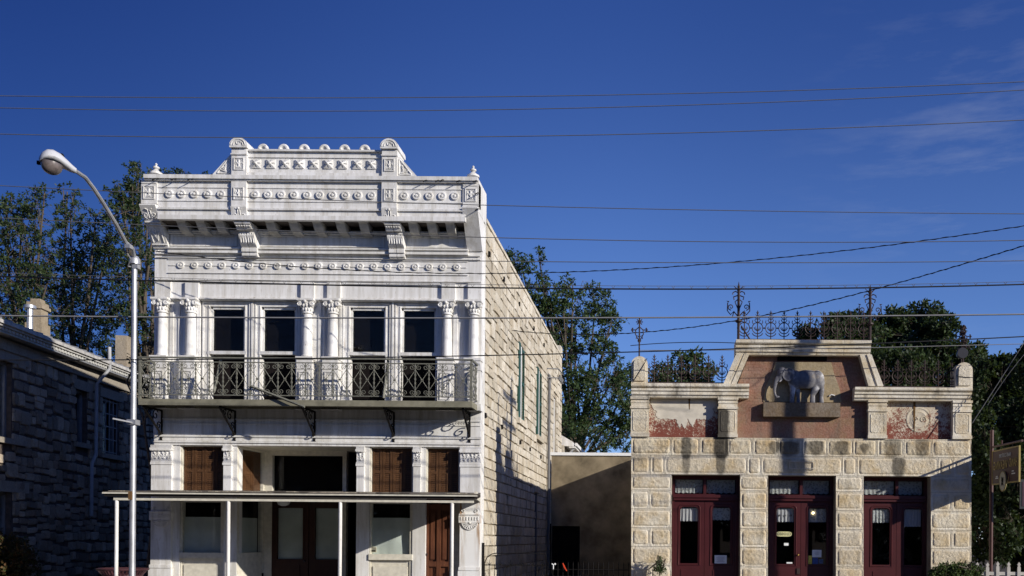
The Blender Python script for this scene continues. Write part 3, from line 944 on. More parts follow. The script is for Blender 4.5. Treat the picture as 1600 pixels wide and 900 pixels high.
# ---- balcony
YB = -.90
bal = MB()
bx(bal, 216, 737.5, 625, 634.5, YB, YB + .04)
xb0, xb1 = X(216, YB, 630), X(737.5, YB, 630)
zbb, zbt = Z(634.5, YB), Z(625, YB)
bal.box(xb0, xb0 + .04, YB + .04, -.01, zbb, zbt); bal.box(xb1 - .04, xb1, YB + .04, -.01, zbb, zbt)
BAL = bal.build('balcony', OLIVE, B)
nb_ = 24
for k_ in range(nb_):                                               # floor boards run out from the wall
    a = xb0 + .04 + (xb1 - xb0 - .08) * k_ / nb_; b = xb0 + .04 + (xb1 - xb0 - .08) * (k_ + 1) / nb_
    MB().box(a + .004, b - .004, YB + .042, -.005, zbt - .06, zbt - .012 + random.uniform(-.004, .004)).build('floor_board', OLIVE, BAL)
m = MB()
for q in (-.75, -.3): m.box(xb0 + .04, xb1 - .04, q, q + .08, zbb + .01, zbt - .065)
m.build('joist', OLIVE, BAL)
zr0, zr1 = Z(618.5, YB), Z(560.5, YB)
m = MB()
m.box(xb0 - .01, xb1 + .01, YB - .02, YB + .03, zr1 - .012, zr1 + .02)
m.box(xb0 - .01, xb0 + .03, YB + .03, -.02, zr1 - .02, zr1 + .025); m.box(xb1 - .03, xb1 + .01, YB + .03, -.02, zr1 - .02, zr1 + .025)
m.build('handrail', RAIL, BAL)
m = MB()
for zq in (zr1 - .10, zr0): 
    m.box(xb0, xb1, YB - .006, YB + .012, zq - .012, zq + .012)
    for x in (xb0, xb1 - .02): m.box(x, x + .02, YB + .012, -.02, zq - .012, zq + .012)
m.build('rail_bar', RAIL, BAL)
for x, y in ((xb0, YB), (xb1 - .05, YB), (xb0, -.05), (xb1 - .05, -.05)):
    MB().box(x, x + .05, y, y + .05, zbt, zr1).build('corner_post', RAIL, BAL)
UW = .331
def rail_unit():
    m = MB(); a = zr0 + .01; b = zr1 - .11; hw = UW / 2
    rs = .068
    for sx in (-1, 1):
        for zc, up in ((b - rs - .012, 1), (a + rs + .012, -1)):
            pts = spiral(sx * hw * .5, zc, rs, .016, up * PI / 2, up * PI / 2 - sx * up * 2 * PI * 1.45, 14)
            m.tube([(x, 0, z_) for x, z_ in pts], .0075, 4)
        m.tube([(sx * hw, 0, b - .14), (-sx * hw, 0, a + .14)], .008, 4)
    m.tube([(-.03, -.004, (a + b) / 2), (.03, -.004, (a + b) / 2)], .018, 4)
    # twisted bar at the unit's edge
    n = 16
    for k2 in range(n):
        z0 = a - .02 + (b - a + .04) * k2 / n; z1 = a - .02 + (b - a + .04) * (k2 + 1) / n
        w_ = .009 if k2 % 2 else .015
        m.box(hw - w_, hw + w_, -w_, w_, z0, z1)
    m.v = [(x, y, z_ - zr0) for x, y, z_ in m.v]
    return m.mesh('railing_panel', RAIL)
ru = rail_unit()
nu = round((xb1 - xb0 - .1) / UW)
st = (xb1 - xb0 - .1) / nu
for k_ in range(nu):
    link(ru, 'railing_panel', BAL, (xb0 + .05 + st * (k_ + .5), YB + .005, zr0), None, (st / UW, 1, 1))
for x in (xb0 + .012, xb1 - .012):
    for k_ in range(2):
        link(ru, 'railing_panel', BAL, (x, YB + .07 + .4 * (k_ + .5), zr0), (0, 0, PI / 2), (.4 / UW, 1, 1))
# scrolled iron brackets below
def bracket():
    m = MB(); yo = YB + .08
    m.tube([(0, yo, -.03), (0, -.03, -.62)], .028, 5)
    m.tube([(0, -.02, -.02), (0, -.02, -.72)], .024, 5)
    m.tube([(0, yo, -.02), (0, -.02, -.02)], .024, 5)
    for cy, cz, rr, t in ((-.30, -.16, .14, 1.3), (-.56, -.13, .09, 1.2), (-.15, -.40, .10, 1.2), (-.12, -.6, .06, 1.2)):
        m.tube([(0, q, w_) for q, w_ in spiral(cy, cz, rr, .02, PI * .2, PI * .2 + 2 * PI * t)], .014, 5)
    m.tube([(0, -.03, -.68), (0, -.05, -.72), (0, -.02, -.75)], .03, 5)
    return m.mesh('bracket', BLACK)
bm_ = bracket()
for px in (250, 365, 490, 614, 733):
    link(bm_, 'bracket', BAL, (X(px, -.1, 660), 0, zbb))

# ---- belt below the balcony
m = MB()
bx(m, 241, 751, 681, 684, -.06, .02); bx(m, 241, 751, 684.2, 690, -.03, .02); bx(m, 241, 751, 690.2, 693, -.07, .02); bx(m, 241, 751, 693.2, 697, -.04, .02)
bx(m, 241, 751, 655, 657, -.03, .02); bx(m, 241, 751, 662.5, 664, -.02, .02)
m.build('string_course', WHITE, B)
m = MB()                                                            # egg-and-dart frieze strip beside the last bracket
for k_ in range(16):
    x = X(735 - k_ * 4.2, 0, 659.5)
    m.tube([(x + q, -.012, w_) for q, w_ in spiral(0, zz(659.7), .026, .008, 0, 2 * PI * 1.2, 8)], .007, 4)
m.build('scroll_strip', WHITE, B)

# ---- transom lights with brown louvred shutters
def casing(m, x0, x1, z0, z1, y0=.02, y1=.2, t=.07):
    m.box(x0, x0 + t, y0, y1, z0, z1); m.box(x1 - t, x1, y0, y1, z0, z1); m.box(x0 + t, x1 - t, y0, y1, z1 - t, z1)
def shutters(parent, x0, x1, z0, z1, y, nleaf, fn=None):
    wd = (x1 - x0) / nleaf
    for k2 in range(nleaf):
        a, b = x0 + wd * k2 + .005, x0 + wd * (k2 + 1) - .005
        m = MB()
        for q in ((a, a + .055), (b - .055, b)): m.box(q[0], q[1], y, y + .03, z0, z1)
        zm = z0 + (z1 - z0) * .48
        for q in ((z0, z0 + .05), (zm - .03, zm + .03), (z1 - .05, z1)): m.box(a + .055, b - .055, y + .001, y + .029, q[0], q[1])
        for lo, hi in ((z0 + .05, zm - .03), (zm + .03, z1 - .05)):
            n = max(3, int((hi - lo) / .045))
            for j in range(n):
                zc = lo + (hi - lo) * (j + .5) / n
                m.prism([(y + .010, zc - .022), (y + .019, zc + .016), (y + .024, zc + .020), (y + .015, zc - .018)], 'x', a + .055, b - .055)
        if fn: m.v = [fn(v) for v in m.v]
        m.build('shutter', SHUTTER_BROWN, parent)
zt0, zt1 = zz(768), zz(697)
for p0, p1, nl in ((281, 350, 4), (577, 645, 4), (665, 718, 3)):
    x0, x1 = xx(p0, 735), xx(p1, 735)
    m = MB(); casing(m, x0 + .002, x1 - .002, zt0 - .05, zt1 - .002, .03, .22, .028)
    win = m.build('transom_window', CREAM_TRIM, B)
    MB().box(x0 + .028, x1 - .028, .10, .106, zt0 - .05, zt1 - .028).build('pane', GLASS, win)
    shutters(win, x0 + .03, x1 - .03, zt0 - .05, zt1 - .03, .13, nl)
    MB().box(x0 + .01, x1 - .01, .26, .29, zt0 - .3, zt1 - .01).build('dark_screen', DARKROOM, win)
# ---- recessed entrance: splayed side lights, both storeys of glazing, two doors at the back
xa, xd = xx(370, 760), xx(557, 760)
YE = 1.3
xbk0, xbk1 = X(413, YE, 760), X(541, YE, 760)
ent = MB()
ent.box(xa, xd, .02, YE + .3, zt1 + .001, zt1 + .06)               # soffit of the recess
ent.box(xa + .002, xd - .002, .005, YE + .3, zt0 - .16, zt0 - .06)                # transom bar runs round the recess
ENT = ent.build('entrance_recess', CREAM_TRIM, B)
u_ = Vector((xbk0 - xa, YE, 0)); Ls = u_.length; u_.normalize()
def splay(side):
    o = Vector((xa, 0.02, 0)) if side > 0 else Vector((xd, 0.02, 0))
    def fn(v): return (o.x + side * u_.x * v[0] - side * u_.y * v[1], o.y + u_.y * v[0] + u_.x * v[1], v[2])
    return fn
for side in (1, -1):
    fn = splay(side)
    m = MB(); casing(m, 0.01, Ls - .005, zt0 - .05, zt1 - .002, 0, .12, .06)
    m.v = [fn(v) for v in m.v]; win = m.build('transom_window', CREAM_TRIM, B)
    m = MB().box(.06, Ls - .06, .05, .056, zt0 - .05, zt1 - .06); m.v = [fn(v) for v in m.v]; m.build('pane', GLASS, win)
    shutters(win, .07, Ls - .07, zt0 - .05, zt1 - .07, .08, 3, fn)
    m = MB().box(0, Ls, .15, .17, zt0 - .3, zt1 - .01); m.v = [fn(v) for v in m.v]; m.build('dark_screen', DARKROOM, win)
    # display window below
    m = MB(); casing(m, 0.01, Ls - .005, .5, zt0 - .1, 0, .12, .09); m.box(.1, Ls - .1, -.02, .12, zz(874), zz(865)); m.box(.1, Ls - .1, 0.01, .10, .05, zz(874))
    m.v = [fn(v) for v in m.v]; win = m.build('display_window', CREAM_TRIM, B)
    m = MB().box(.1, Ls - .1, .05, .056, zz(865), zt0 - .19); m.v = [fn(v) for v in m.v]; m.build('pane', GLASS, win)
    m = MB().box(.08, Ls - .08, .15, .16, .5, zz(809)); m.v = [fn(v) for v in m.v]; m.build('paper_blind', PAPER, win)
    m = MB().box(0, Ls, .2, .22, .05, zt0 - .1); m.v = [fn(v) for v in m.v]; m.build('dark_screen', DARKROOM, win)
# back of the recess
m = MB(); x0, x1 = xbk0, xbk1
m.box(x0, x0 + .2, YE, YE + .15, .05, zt1); m.box(x1 - .1, x1, YE, YE + .15, .05, zt1)
m.box(x0 + .2, x1 - .1, YE, YE + .15, zt1 - .12, zt1)
m.build('entrance_frame', CREAM_TRIM, ENT)
MB().box(x0 + .2, x1 - .1, YE + .08, YE + .086, zt0 - .06, zt1 - .12).build('pane', GLASS, ENT)
MB().box(x0, x1, YE + .32, YE + .34, .05, zt1).build('dark_screen', DARKROOM, ENT)
xm = X(482, YE, 830)
for a, b, q0, q1 in ((x0 + .2, xm - .01, 433, 473), (xm + .01, x1 - .1, 492, 531)):
    g0, g1 = X(q0, YE, 830), X(q1, YE, 830); zg0, zg1 = Z(874, YE), Z(794, YE); zt = zt0 - .17
    m = MB()
    m.box(a, g0, YE + .02, YE + .08, .05, zt); m.box(g1, b, YE + .02, YE + .08, .05, zt)
    m.box(g0, g1, YE + .02, YE + .08, zg1, zt); m.box(g0, g1, YE + .02, YE + .08, .05, zg0)
    m.box(g0 - .03, g0, YE, YE + .02, zg0 - .03, zg1 + .03); m.box(g1, g1 + .03, YE, YE + .02, zg0 - .03, zg1 + .03)
    m.box(g0 + .08, g1 - .08, YE - .0, YE + .02, .2, zg0 - .15)
    dr = m.build('door', ENTRY_DOOR, B)
    MB().box(g0, g1, YE + .045, YE + .05, zg0, zg1).build('pane', GLASS, dr)
    MB().box(g0 - .01, g1 + .01, YE + .1, YE + .108, zg0 - .02, zg1 + .02).build('blind', PAPER, dr)
    if q0 == 433: MB().ell((g1 + .06, YE - .02, zg0 - .05), (.035, .04, .035), 8, 6).build('handle', IRON, dr, smooth=True)
m = MB(); xq = X(443, .9, 785)
m.lathe(xq, .9, [(.16, Z(784, .9)), (.16, Z(785, .9)), (.13, Z(789, .9)), (.05, Z(791, .9))], 14)
m.build('ceiling_light', PAPER_WHITE, ENT, smooth=True)

# ---- street-level display windows and the plank door
def crumpled(x0, x1, z0, z1, y, nx=14, nz=14, amp=.05, seed=0):
    m = MB(); vs_, fs_ = [], []
    for j in range(nz + 1):
        for i in range(nx + 1):
            x = x0 + (x1 - x0) * i / nx; z_ = z0 + (z1 - z0) * j / nz
            d_ = amp * (noise.noise((x * 2.2 + seed, z_ * 1.1, 1)) + .5 * abs(noise.noise((x * 5, z_ * 3 + seed, 5))))
            vs_.append((x, y + d_, z_))
    for j in range(nz):
        for i in range(nx):
            a = j * (nx + 1) + i
            fs_.append((a, a + 1, a + nx + 2, a + nx + 1))
    return m.add(vs_, fs_)
for p0, p1, q0, q1, ztop, sd in ((281, 350, 283, 344, 809, 1), (577, 645, 579, 640, 808, 5)):
    x0, x1 = xx(p0, 820), xx(p1, 820)
    g0, g1 = xx(q0, 820), xx(q1, 820)
    zg0, zg1 = zz(865), zz(786)
    m = MB()
    m.box(x0 + .002, g0, .03, .2, .05, zt0 - .1); m.box(g1, x1 - .002, .03, .2, .05, zt0 - .1)
    m.box(g0, g1, .03, .2, zg1, zt0 - .1)
    m.box(x0 + .002, x1 - .002, -.04, .2, zz(874), zg0); m.box(g0 + .002, g1 - .002, .06, .2, .05, zz(874))
    m.box(g0 + .06, g1 - .06, .03, .06, .15, zz(884))
    win = m.build('display_window', CREAM_TRIM, B)
    MB().box(g0, g1, .09, .097, zg0, zg1).build('pane', GLASS, win)
    crumpled(g0 - .01, g1 + .01, zg0 - .02, zz(ztop), .16, seed=sd).build('paper_blind', PAPER, win, smooth='all')
    MB().box(x0, x1, .27, .285, .05, zt0).build('dark_screen', DARKROOM, win)
    if sd == 5:                                                     # small decal in the corner of the glass
        xs, zs_ = xx(582, 858), zz(858)
        dc = MB().box(xs - .075, xs + .075, .08, .088, zs_ - .07, zs_ + .07).build('window_sticker', plain('sticker_tan', (0.5, 0.49, 0.38), .6), win)
        mk = MB()
        mk.box(xs - .06, xs + .06, .076, .079, zs_ + .0, zs_ + .012)
        mk.box(xs - .055, xs + .055, .076, .079, zs_ - .055, zs_ - .012)
        for k_ in range(4): mk.box(xs - .055 + k_ * .03, xs - .037 + k_ * .03, .076, .079, zs_ + .025, zs_ + .05)
        mk.build('sticker_print', BLACK, win)
x0, x1 = xx(662, 830), xx(706, 830)
m = MB()
m.box(x0, x1, .16, .2, .05, zt0 - .1)
m.box(x0, x0 + .1, .1, .16, .05, zt0 - .1); m.box(x1 - .1, x1, .1, .16, .05, zt0 - .1); m.box((x0 + x1) / 2 - .05, (x0 + x1) / 2 + .05, .1, .16, .05, zt0 - .1)
for q in (880, 791): m.box(x0 + .1, x1 - .1, .105, .16, zz(q + 4), zz(q - 4))
dr = m.build('door', DOOR_BROWN, B)
m = MB()
for a, b in ((x0 + .14, (x0 + x1) / 2 - .09), ((x0 + x1) / 2 + .09, x1 - .14)):
    m.box(a, b, .13, .16, zz(873), zz(800))
m.build('panel', DOOR_BROWN, dr)
MB().ell((x0 + .06, .07, zz(865)), (.03, .04, .03), 8, 6).build('handle', IRON, dr, smooth=True)
m = MB().box(xx(645, 830) + .002, x0, .04, .2, .05, zt0 - .1)
m.box(x1, xx(718, 830), .2, .28, .05, zt0 - .1)
m.build('door_frame', CREAM_TRIM, B)

# ---- cast pilasters flanking the shopfront
RUSTP = m_rust_white(xx(720, 840), xx(750, 840), zz(815), 1.0)
for p0, p1, kind in ((240.5, 270, 'l'), (720, 750, 'r'), (351, 363, 's'), (558.5, 570, 's'), (647, 658, 's')):
    x0, x1 = xx(p0, 740), xx(p1, 740)
    if p0 < 250: x0 = XL - .01
    if p1 == 750: x1 = XR + .01
    m = MB()
    m.box(x0, x1, -.07, .02, zz(768), zz(728))
    m.box(x0 - .015, x1 + .015, -.09, .02, zz(728), zz(724.5)); m.box(x0 - .008, x1 + .008, -.08, .02, zz(724.2), zz(722))
    m.box(x0, x1, -.07, .02, zz(721.8), zz(706))
    m.box(x0 - .02, x1 + .02, -.11, .02, zz(705.8), zz(702)); m.box(x0 - .01, x1 + .01, -.09, .02, zz(701.8), zz(697.5))
    pil = m.build('pilaster', WHITE, B)
    rel = MB(); za, zb = zz(720.5), zz(707)
    rr = random.Random(int(p0))
    nn = 5 if kind != 's' else 2
    for k_ in range(nn):
        xc = x0 + (x1 - x0) * (k_ + .5) / nn
        sx = 1 if k_ % 2 else -1
        rel.tube([(xc + sx * q, -.08, w_) for q, w_ in spiral(0, (za + zb) / 2 + sx * .02, .055, .01, rr.uniform(0, 3), 2 * PI * 1.6)], .013, 4)
        rel.ell((xc + .035, -.075, zb - .04), (.025, .02, .035), 6, 5); rel.ell((xc - .03, -.075, za + .04), (.025, .02, .03), 6, 5)
    rel.build('relief', WHITE, pil)
    dn = MB(); n_ = int((x1 - x0) / .035)
    for k_ in range(n_): 
        xc = x0 + (x1 - x0) * (k_ + .5) / n_
        dn.box(xc - .009, xc + .009, -.125, -.07, zz(706.6), zz(704.6))
    dn.build('dentil', WHITE, pil)
    if kind != 's':
        m = MB()
        m.box(x0, x1, -.07, .02, .05, zt0 - .02)
        m.box(x0 - .02, x1 + .02, -.1, .02, zz(815), zz(803)); m.box(x0 - .012, x1 + .012, -.12, .02, zz(803) + .002, zz(801))
        m.box(x0 - .03, x1 + .03, -.11, .02, .05, zz(890)); m.box(x0 - .02, x1 + .02, -.095, .02, zz(889), zz(884))
        low = m.build('lower_pilaster', RUSTP if kind == 'r' else WHITE, B)
        m = MB(); xc = (x0 + x1) / 2; zc = zz(815.5)
        for k_ in range(9):                                         # shell fan
            a_ = PI + PI * (k_ + .5) / 9
            m.tube([(xc + .05 * math.cos(a_), -.10, zc + .04 * math.sin(a_)), (xc + .17 * math.cos(a_), -.09, zc + .14 * math.sin(a_))], .014, 5, r1=.02)
        m.tube([(xc + .19 * math.cos(PI + PI * k_ / 10), -.09, zc + .16 * math.sin(PI + PI * k_ / 10)) for k_ in range(11)], .014, 5)
        m.ell((xc, -.1, zc + .005), (.04, .03, .03), 8, 6)
        m.build('shell_ornament', WHITE, low); m = MB()
        for k_ in range(7): m.box(x0 + .04 + (x1 - x0 - .08) * k_ / 6 - .012, x0 + .04 + (x1 - x0 - .08) * k_ / 6 + .012, -.115, -.09, zz(811), zz(806))
        m.build('dentil', WHITE, low)
        for sx in (-1, 1): MB().tube([(xc + sx * .19 + sx * q, -.08, w_) for q, w_ in spiral(-.03, zz(797), .05, .012, 0, 2 * PI * 1.2)], .012, 4).build('scroll', WHITE, low)

# ---- flat tin awning over the pavement on four white posts
YA = -2.2
ax0, ax1 = X(160, YA, 772), -4.16
za_f, za_b = Z(771.5, YA), zz(769.2)
m = MB()
nsh = 11
for k_ in range(nsh):
    a = ax0 + (ax1 - ax0) * k_ / nsh; b = ax0 + (ax1 - ax0) * (k_ + 1) / nsh + .03
    dz = random.uniform(-.006, .01); 
    m.prism([(YA + random.uniform(-.02, .02), za_f + dz), (-.02, za_b + dz), (-.02, za_b + .02 + dz), (YA, za_f + .022 + dz)], 'x', a, b)
def skew(mbd):
    """the awning's right end runs back to the corner of the building at a slant"""
    mbd.v = [(x if x < XR else XR + .01 + (x - XR) * min(1, max(0, -y_ / 2.2)), y_, z_) for x, y_, z_ in mbd.v]
skew(m)
AW = m.build('awning', plain('rusty_dark_tin', (0.11, 0.095, 0.08), .6, .3, .4, 3), B)
m = MB().prism([(YA + .03, za_f - .09), (-.02, za_b - .09), (-.02, za_b - .010), (YA + .03, za_f - .010)], 'x', ax0 + .02, ax1 - .02)
skew(m); m.build('awning_deck', plain('awning_underside_shade', (0.035, 0.03, 0.028), .9, .1), AW)  # thick near-black deck paints in the shade under the awning sheet
m = MB()
m.box(ax0 + .01, ax1 - .01, YA - .03, YA - .005, za_f - .035, za_f - .004)
m.box(X(176, YA + .05, 782), ax1 - .1, YA + .08, YA + .16, Z(784, YA + .1), Z(780, YA + .1))
m.box(ax1 - .1, ax1 - .04, YA + .16, -.02, Z(784, YA + .1) + .1, za_b - .05)
skew(m); m.build('awning_beam', CREAM_TRIM, AW)
for k_ in range(4):
    px = 182 + 174.7 * k_
    x = X(px, YA + .12, 840)
    MB().tube([(x, YA + .12, .02), (x, YA + .12, Z(783.5, YA + .12))], .041, 10).build('post', WHITE, AW, smooth=True)
m = MB(); rr = random.Random(3)
for k_ in range(70):                                                # flakes of old paint and leaf litter lodged along the awning's edge
    x = rr.uniform(ax0, ax1 - .1); s_ = rr.uniform(.015, .05)
    if rr.random() < .3: x = X(rr.uniform(500, 540), YA, 772)
    m.box(x - s_ * 1.8, x + s_ * 1.8, YA + rr.uniform(0, .3), YA + rr.uniform(.32, .4), za_f + .02, za_f + .028 + s_ * .45)
tag(m.build('awning_litter', plain('litter', (0.28, 0.25, 0.2), .9, .1, .4, 30), AW), kind='stuff')

# broken timbers left on the balcony (loose things)
tag(MB().tube([P3(391, 603, YB - .05), P3(476, 636, YB - .12)], .03, 4).build('timber_pole', RAIL), 'long grey pole lying askew against the left half of the balcony railing', 'pole')
tag(MB().tube([P3(345, 562, YB + .1), P3(334, 614, YB + .06)], .035, 4).build('timber_plank', RAIL), 'short grey plank leaning upright inside the railing by the leftmost upper window', 'plank')
tag(MB().tube([P3(607, 560, YB + .1), P3(599, 622, YB - .06)], .035, 4).build('timber_plank', RAIL), 'short grey plank leaning inside the railing between the two right upper windows', 'plank')

# ================================================================== THE LOW CREAM STONE BUILDING WITH THE ELEPHANT
EL, ER = X(986, 0, 760), X(1518, 0, 760)
E = thing('stone_shop_building', 'low cream stone shop with three maroon double doors and an elephant panel above', 'building', ((EL + ER) / 2, 0, 0))
ze = lambda p, Y=0.0: Z(p, Y, 1250)
def be(mbd, p0, p1, q0, q1, y0, y1):
    pm = (q0 + q1) / 2
    return mbd.box(X(p0, y0, pm), X(p1, y0, pm), y0, y1, ze(q1, y0), ze(q0, y0))
zlin = ze(743)
doors = ((1049.5, 1156.5), (1200, 1306), (1349.5, 1454.5))
m = MB()
m.box(EL + .01, ER - .01, .05, .5, zlin, ze(684.5))
edges = [986] + [q for d_ in doors for q in d_] + [1518]
for i in range(0, 8, 2):
    m.box(X(edges[i], 0, 820) + (.01 if i == 0 else 0), X(edges[i + 1], 0, 820) - (.01 if i == 6 else 0), .05, .5, 0, zlin)
m.build('wall', MORTAR, E)
m = MB()                                                            # side and rear walls
HS = 4.78
m.box(EL + .02, EL + .4, .5, 16, 0, HS); m.box(ER - .4, ER - .02, .5, 16, 0, HS); m.box(EL + .4, ER - .4, 15.6, 16, 0, HS)
m.build('side_wall', LIMESTONE, E)
MB().box(EL + .4, ER - .4, .5, 15.6, 4.3, 4.42).build('roof', TIN, E)
MB().box(EL + .4, ER - .4, 3.5, 3.6, 0, 4.3).build('interior', DARKROOM, E)

# ---- rusticated blocks: a tooled margin round a rock-faced, round-cornered cushion
def block(x0, x1, z0, z1, m, seed, rough=1.0, notch=0):
    w_, h_ = x1 - x0, z1 - z0
    nx, nz_ = max(4, int(w_ / .022)), max(4, int(h_ / .022))
    mg, rad = .05, .055
    r = random.Random(seed)
    jx, jz = mg + r.uniform(-.008, .012), mg + r.uniform(-.006, .01)
    vs_, fs_, rf = [], [], []
    for j in range(nz_ + 1):
        for i in range(nx + 1):
            x, z_ = w_ * i / nx, h_ * j / nz_
            qx, qz = abs(x - w_ / 2) - (w_ / 2 - jx - rad), abs(z_ - h_ / 2) - (h_ / 2 - jz - rad)
            sd = math.hypot(max(qx, 0), max(qz, 0)) + min(max(qx, qz), 0) - rad
            y = 0.0
            if sd < 0:
                t = min(1, -sd / .03)
                y = -.010 * t - t * rough * (.008 * (noise.noise((x * 5 + seed, z_ * 5, 0)) + .3) + .010 * noise.noise((x * 15 + seed, z_ * 15, 3)) + .006 * noise.noise((x * 34 + seed, z_ * 34, 7)))
            elif sd < .022: y = .012
            vs_.append((x0 + x, y, z0 + z_)); rf.append(1.0 if sd < -.004 else 0.0)
    for j in range(nz_):
        for i in range(nx):
            a = j * (nx + 1) + i
            fs_.append((a, a + 1, a + nx + 2, a + nx + 1))
    mbq = MB().add(vs_, fs_)
    # returns back to the wall
    n = len(mbq.v)
    ring = [i for i in range(nx + 1)] + [(j + 1) * (nx + 1) - 1 for j in range(1, nz_ + 1)] + [nz_ * (nx + 1) + i for i in range(nx - 1, -1, -1)] + [j * (nx + 1) for j in range(nz_ - 1, 0, -1)]
    mbq.v += [(mbq.v[i][0], .06, mbq.v[i][2]) for i in ring]
    L = len(ring)
    for k2 in range(L):
        k3 = (k2 + 1) % L
        mbq.f.append((ring[k2], n + k2, n + k3, ring[k3])); mbq.t.append(0)
    o = mbq.build('stone_block', m, E, ((x0 + x1) / 2, 0, (z0 + z1) / 2), smooth=True, recalc=False)
    at = o.data.attributes.new('rock_face', 'FLOAT', 'POINT')
    at.data.foreach_set('value', rf + [0.0] * L)
    return o
def course(pairs, q0, q1, m, sd, rough=1.0):
    for i, (a, b) in enumerate(pairs):
        g = .004
        block(X(a, 0, (q0 + q1) / 2) + g, X(b, 0, (q0 + q1) / 2) - g, ze(q1) + g, ze(q0) - g, m, sd + i * 3, rough)
def chain(xs): return list(zip(xs[:-1], xs[1:]))
course(chain([986, 1049.5, 1093.8, 1136.6, 1176.5, 1216, 1254, 1293.5, 1333, 1371, 1413, 1457, 1518]), 684.5, 713, ASHLAR_STAINED, 10, 1.3)
course(chain([986, 1016.5, 1039.3, 1167.5, 1190.5, 1316.3, 1339.7, 1466.5, 1490, 1518]), 713, 743, ASHLAR, 60, .7)
rows = [(743, 767.5), (767.5, 797), (797, 826.5), (826.5, 855.5), (855.5, 885), (885, 914), (914, 941)]
for i, (q0, q1) in enumerate(rows):
    course([(986, 1049.5)] if i % 2 == 0 else [(986, 1015.5), (1015.5, 1049.5)], q0, q1, ASHLAR, 100 + i * 10)
    course([(1156.5, 1200)], q0, q1, ASHLAR, 200 + i * 10); course([(1306, 1349.5)], q0, q1, ASHLAR, 300 + i * 10)
    course([(1454.5, 1518)] if i % 2 == 0 else [(1454.5, 1487.5), (1487.5, 1518)], q0, q1, ASHLAR, 400 + i * 10)
# small sunk tablet, lettering weathered away, cut in the lintel over the middle door
m = MB(); framed(m, X(1233, 0, 728), X(1274, 0, 728), ze(733), ze(721), -.05, .014, .014)
m.build('tablet', ASHLAR, E)

# ---- parapet: cornices, little pilasters, panels of peeling red paint
def mould(x0, x1, q0, q1, name, back=.45, steps=None, split=3, par=None):
    """a moulded stone course in separately jointed lengths"""
    zt, zb = ze(q0, -.12), ze(q1, -.12)
    H = zt - zb
    prof = [(back, zb), (-.055, zb), (-.075, zb + .16 * H), (-.11, zb + .20 * H), (-.115, zb + .42 * H), (-.15, zb + .47 * H), (-.155, zb + .62 * H), (-.115, zb + .66 * H), (-.19, zb + .74 * H), (-.205, zb + .80 * H), (-.205, zt - .01), (-.19, zt), (back, zt)]
    for k2 in range(split):
        a = x0 + (x1 - x0) * k2 / split; b = x0 + (x1 - x0) * (k2 + 1) / split
        MB().prism(prof, 'x', a + .003, b - .003).build(name, TRIMSTONE, E)
yc = -.2
mould(X(986, yc, 611), X(1171, yc, 611), 601, 622, 'cornice', split=2)
mould(X(1336, yc, 614), X(1520, yc, 614), 604.5, 624, 'cornice', split=2)
mould(X(1150, yc, 542), X(1362, yc, 542), 532, 554, 'cornice', split=5)
for p0, p1 in ((986, 1014), (1122.5, 1152), (1356.5, 1385), (1488.5, 1517)):
    x0, x1 = X(p0, 0, 650), X(p1, 0, 650)
    o_ = 2.0 if p0 > 1300 else 0
    m = MB()
    m.box(x0, x1, -.04, .4, ze(684.4), ze(622 + o_))
    m.box(x0 - .02, x1 + .02, -.07, .1, ze(640.5 + o_), ze(637 + o_)); m.box(x0 - .012, x1 + .012, -.055, .1, ze(631.5 + o_), ze(629 + o_)); m.box(x0 - .02, x1 + .02, -.075, .1, ze(626 + o_), ze(622.2 + o_))
    m.box(x0 - .014, x1 + .014, -.06, .1, ze(684.3), ze(679))
    pl = m.build('pilaster', TRIMSTONE, E)
    xa_, xb_, za_, zb2 = x0 + .06, x1 - .06, ze(675), ze(644 + o_)
    rr_ = .05
    pts = []
    for cx, cz, a0 in ((xb_ - rr_, zb2 - rr_, 0), (xa_ + rr_, zb2 - rr_, PI / 2), (xa_ + rr_, za_ + rr_, PI), (xb_ - rr_, za_ + rr_, 1.5 * PI)):
        pts += [(cx + rr_ * math.cos(a0 + PI / 2 * i / 4), cz + rr_ * math.sin(a0 + PI / 2 * i / 4)) for i in range(5)]
    m = MB().tube([(x, -.04, z_) for x, z_ in pts], .014, 5, closed=True)
    m.prism([(xa_ + (x - xa_) , z_) for x, z_ in pts], 'y', -.046, -.03)
    m.build('panel', ASHLAR_STAINED, pl)
# red panels
RED = (0.17, 0.055, 0.04)
PANEL_A = m_plaster_red('peeling_red_paint', ze(684), ze(622), 1.3, RED)
PANEL_B = m_plaster_red('flaking_red_paint', ze(690), ze(612), 7.7, RED)
for p0, p1, m_, o_ in ((1014, 1122.5, PANEL_A, 0), (1385, 1488.5, PANEL_B, 2)):
    MB().box(X(p0, 0, 650) + .001, X(p1, 0, 650) - .001, .14, .4, ze(684.4), ze(622 + o_)).build('painted_panel', m_, E)
# ragged limewash patch left on the first panel
m = MB(); out = []
rr = random.Random(4)
top = [(1017, 624), (1119, 624), (1119, 634), (1113, 640), (1116, 646)]
low = [(1113, 653), (1108, 656.5), (1088, 656), (1085, 662), (1082, 668.5), (1077, 661), (1075, 655), (1072, 668), (1069, 671), (1065, 663), (1062, 671), (1056.5, 657), (1047, 656), (1030, 656), (1024, 651), (1026, 645), (1020, 640), (1016.5, 632)]
ragged = []
full = top + low
for i, (a, b) in enumerate(full):
    a2, b2 = full[(i + 1) % len(full)]
    n_ = max(1, int(math.hypot(a2 - a, b2 - b) / 1.3))
    for q in range(n_):
        j_ = .9 if (i >= 4 and q) else 0
        ragged.append((a + (a2 - a) * q / n_ + rr.uniform(-j_, j_), b + (b2 - b) * q / n_ + rr.uniform(-j_, j_)))
pts = [(X(a, .13, b), ze(b, .13)) for a, b in ragged]
m.prism(pts, 'y', .132, .139)
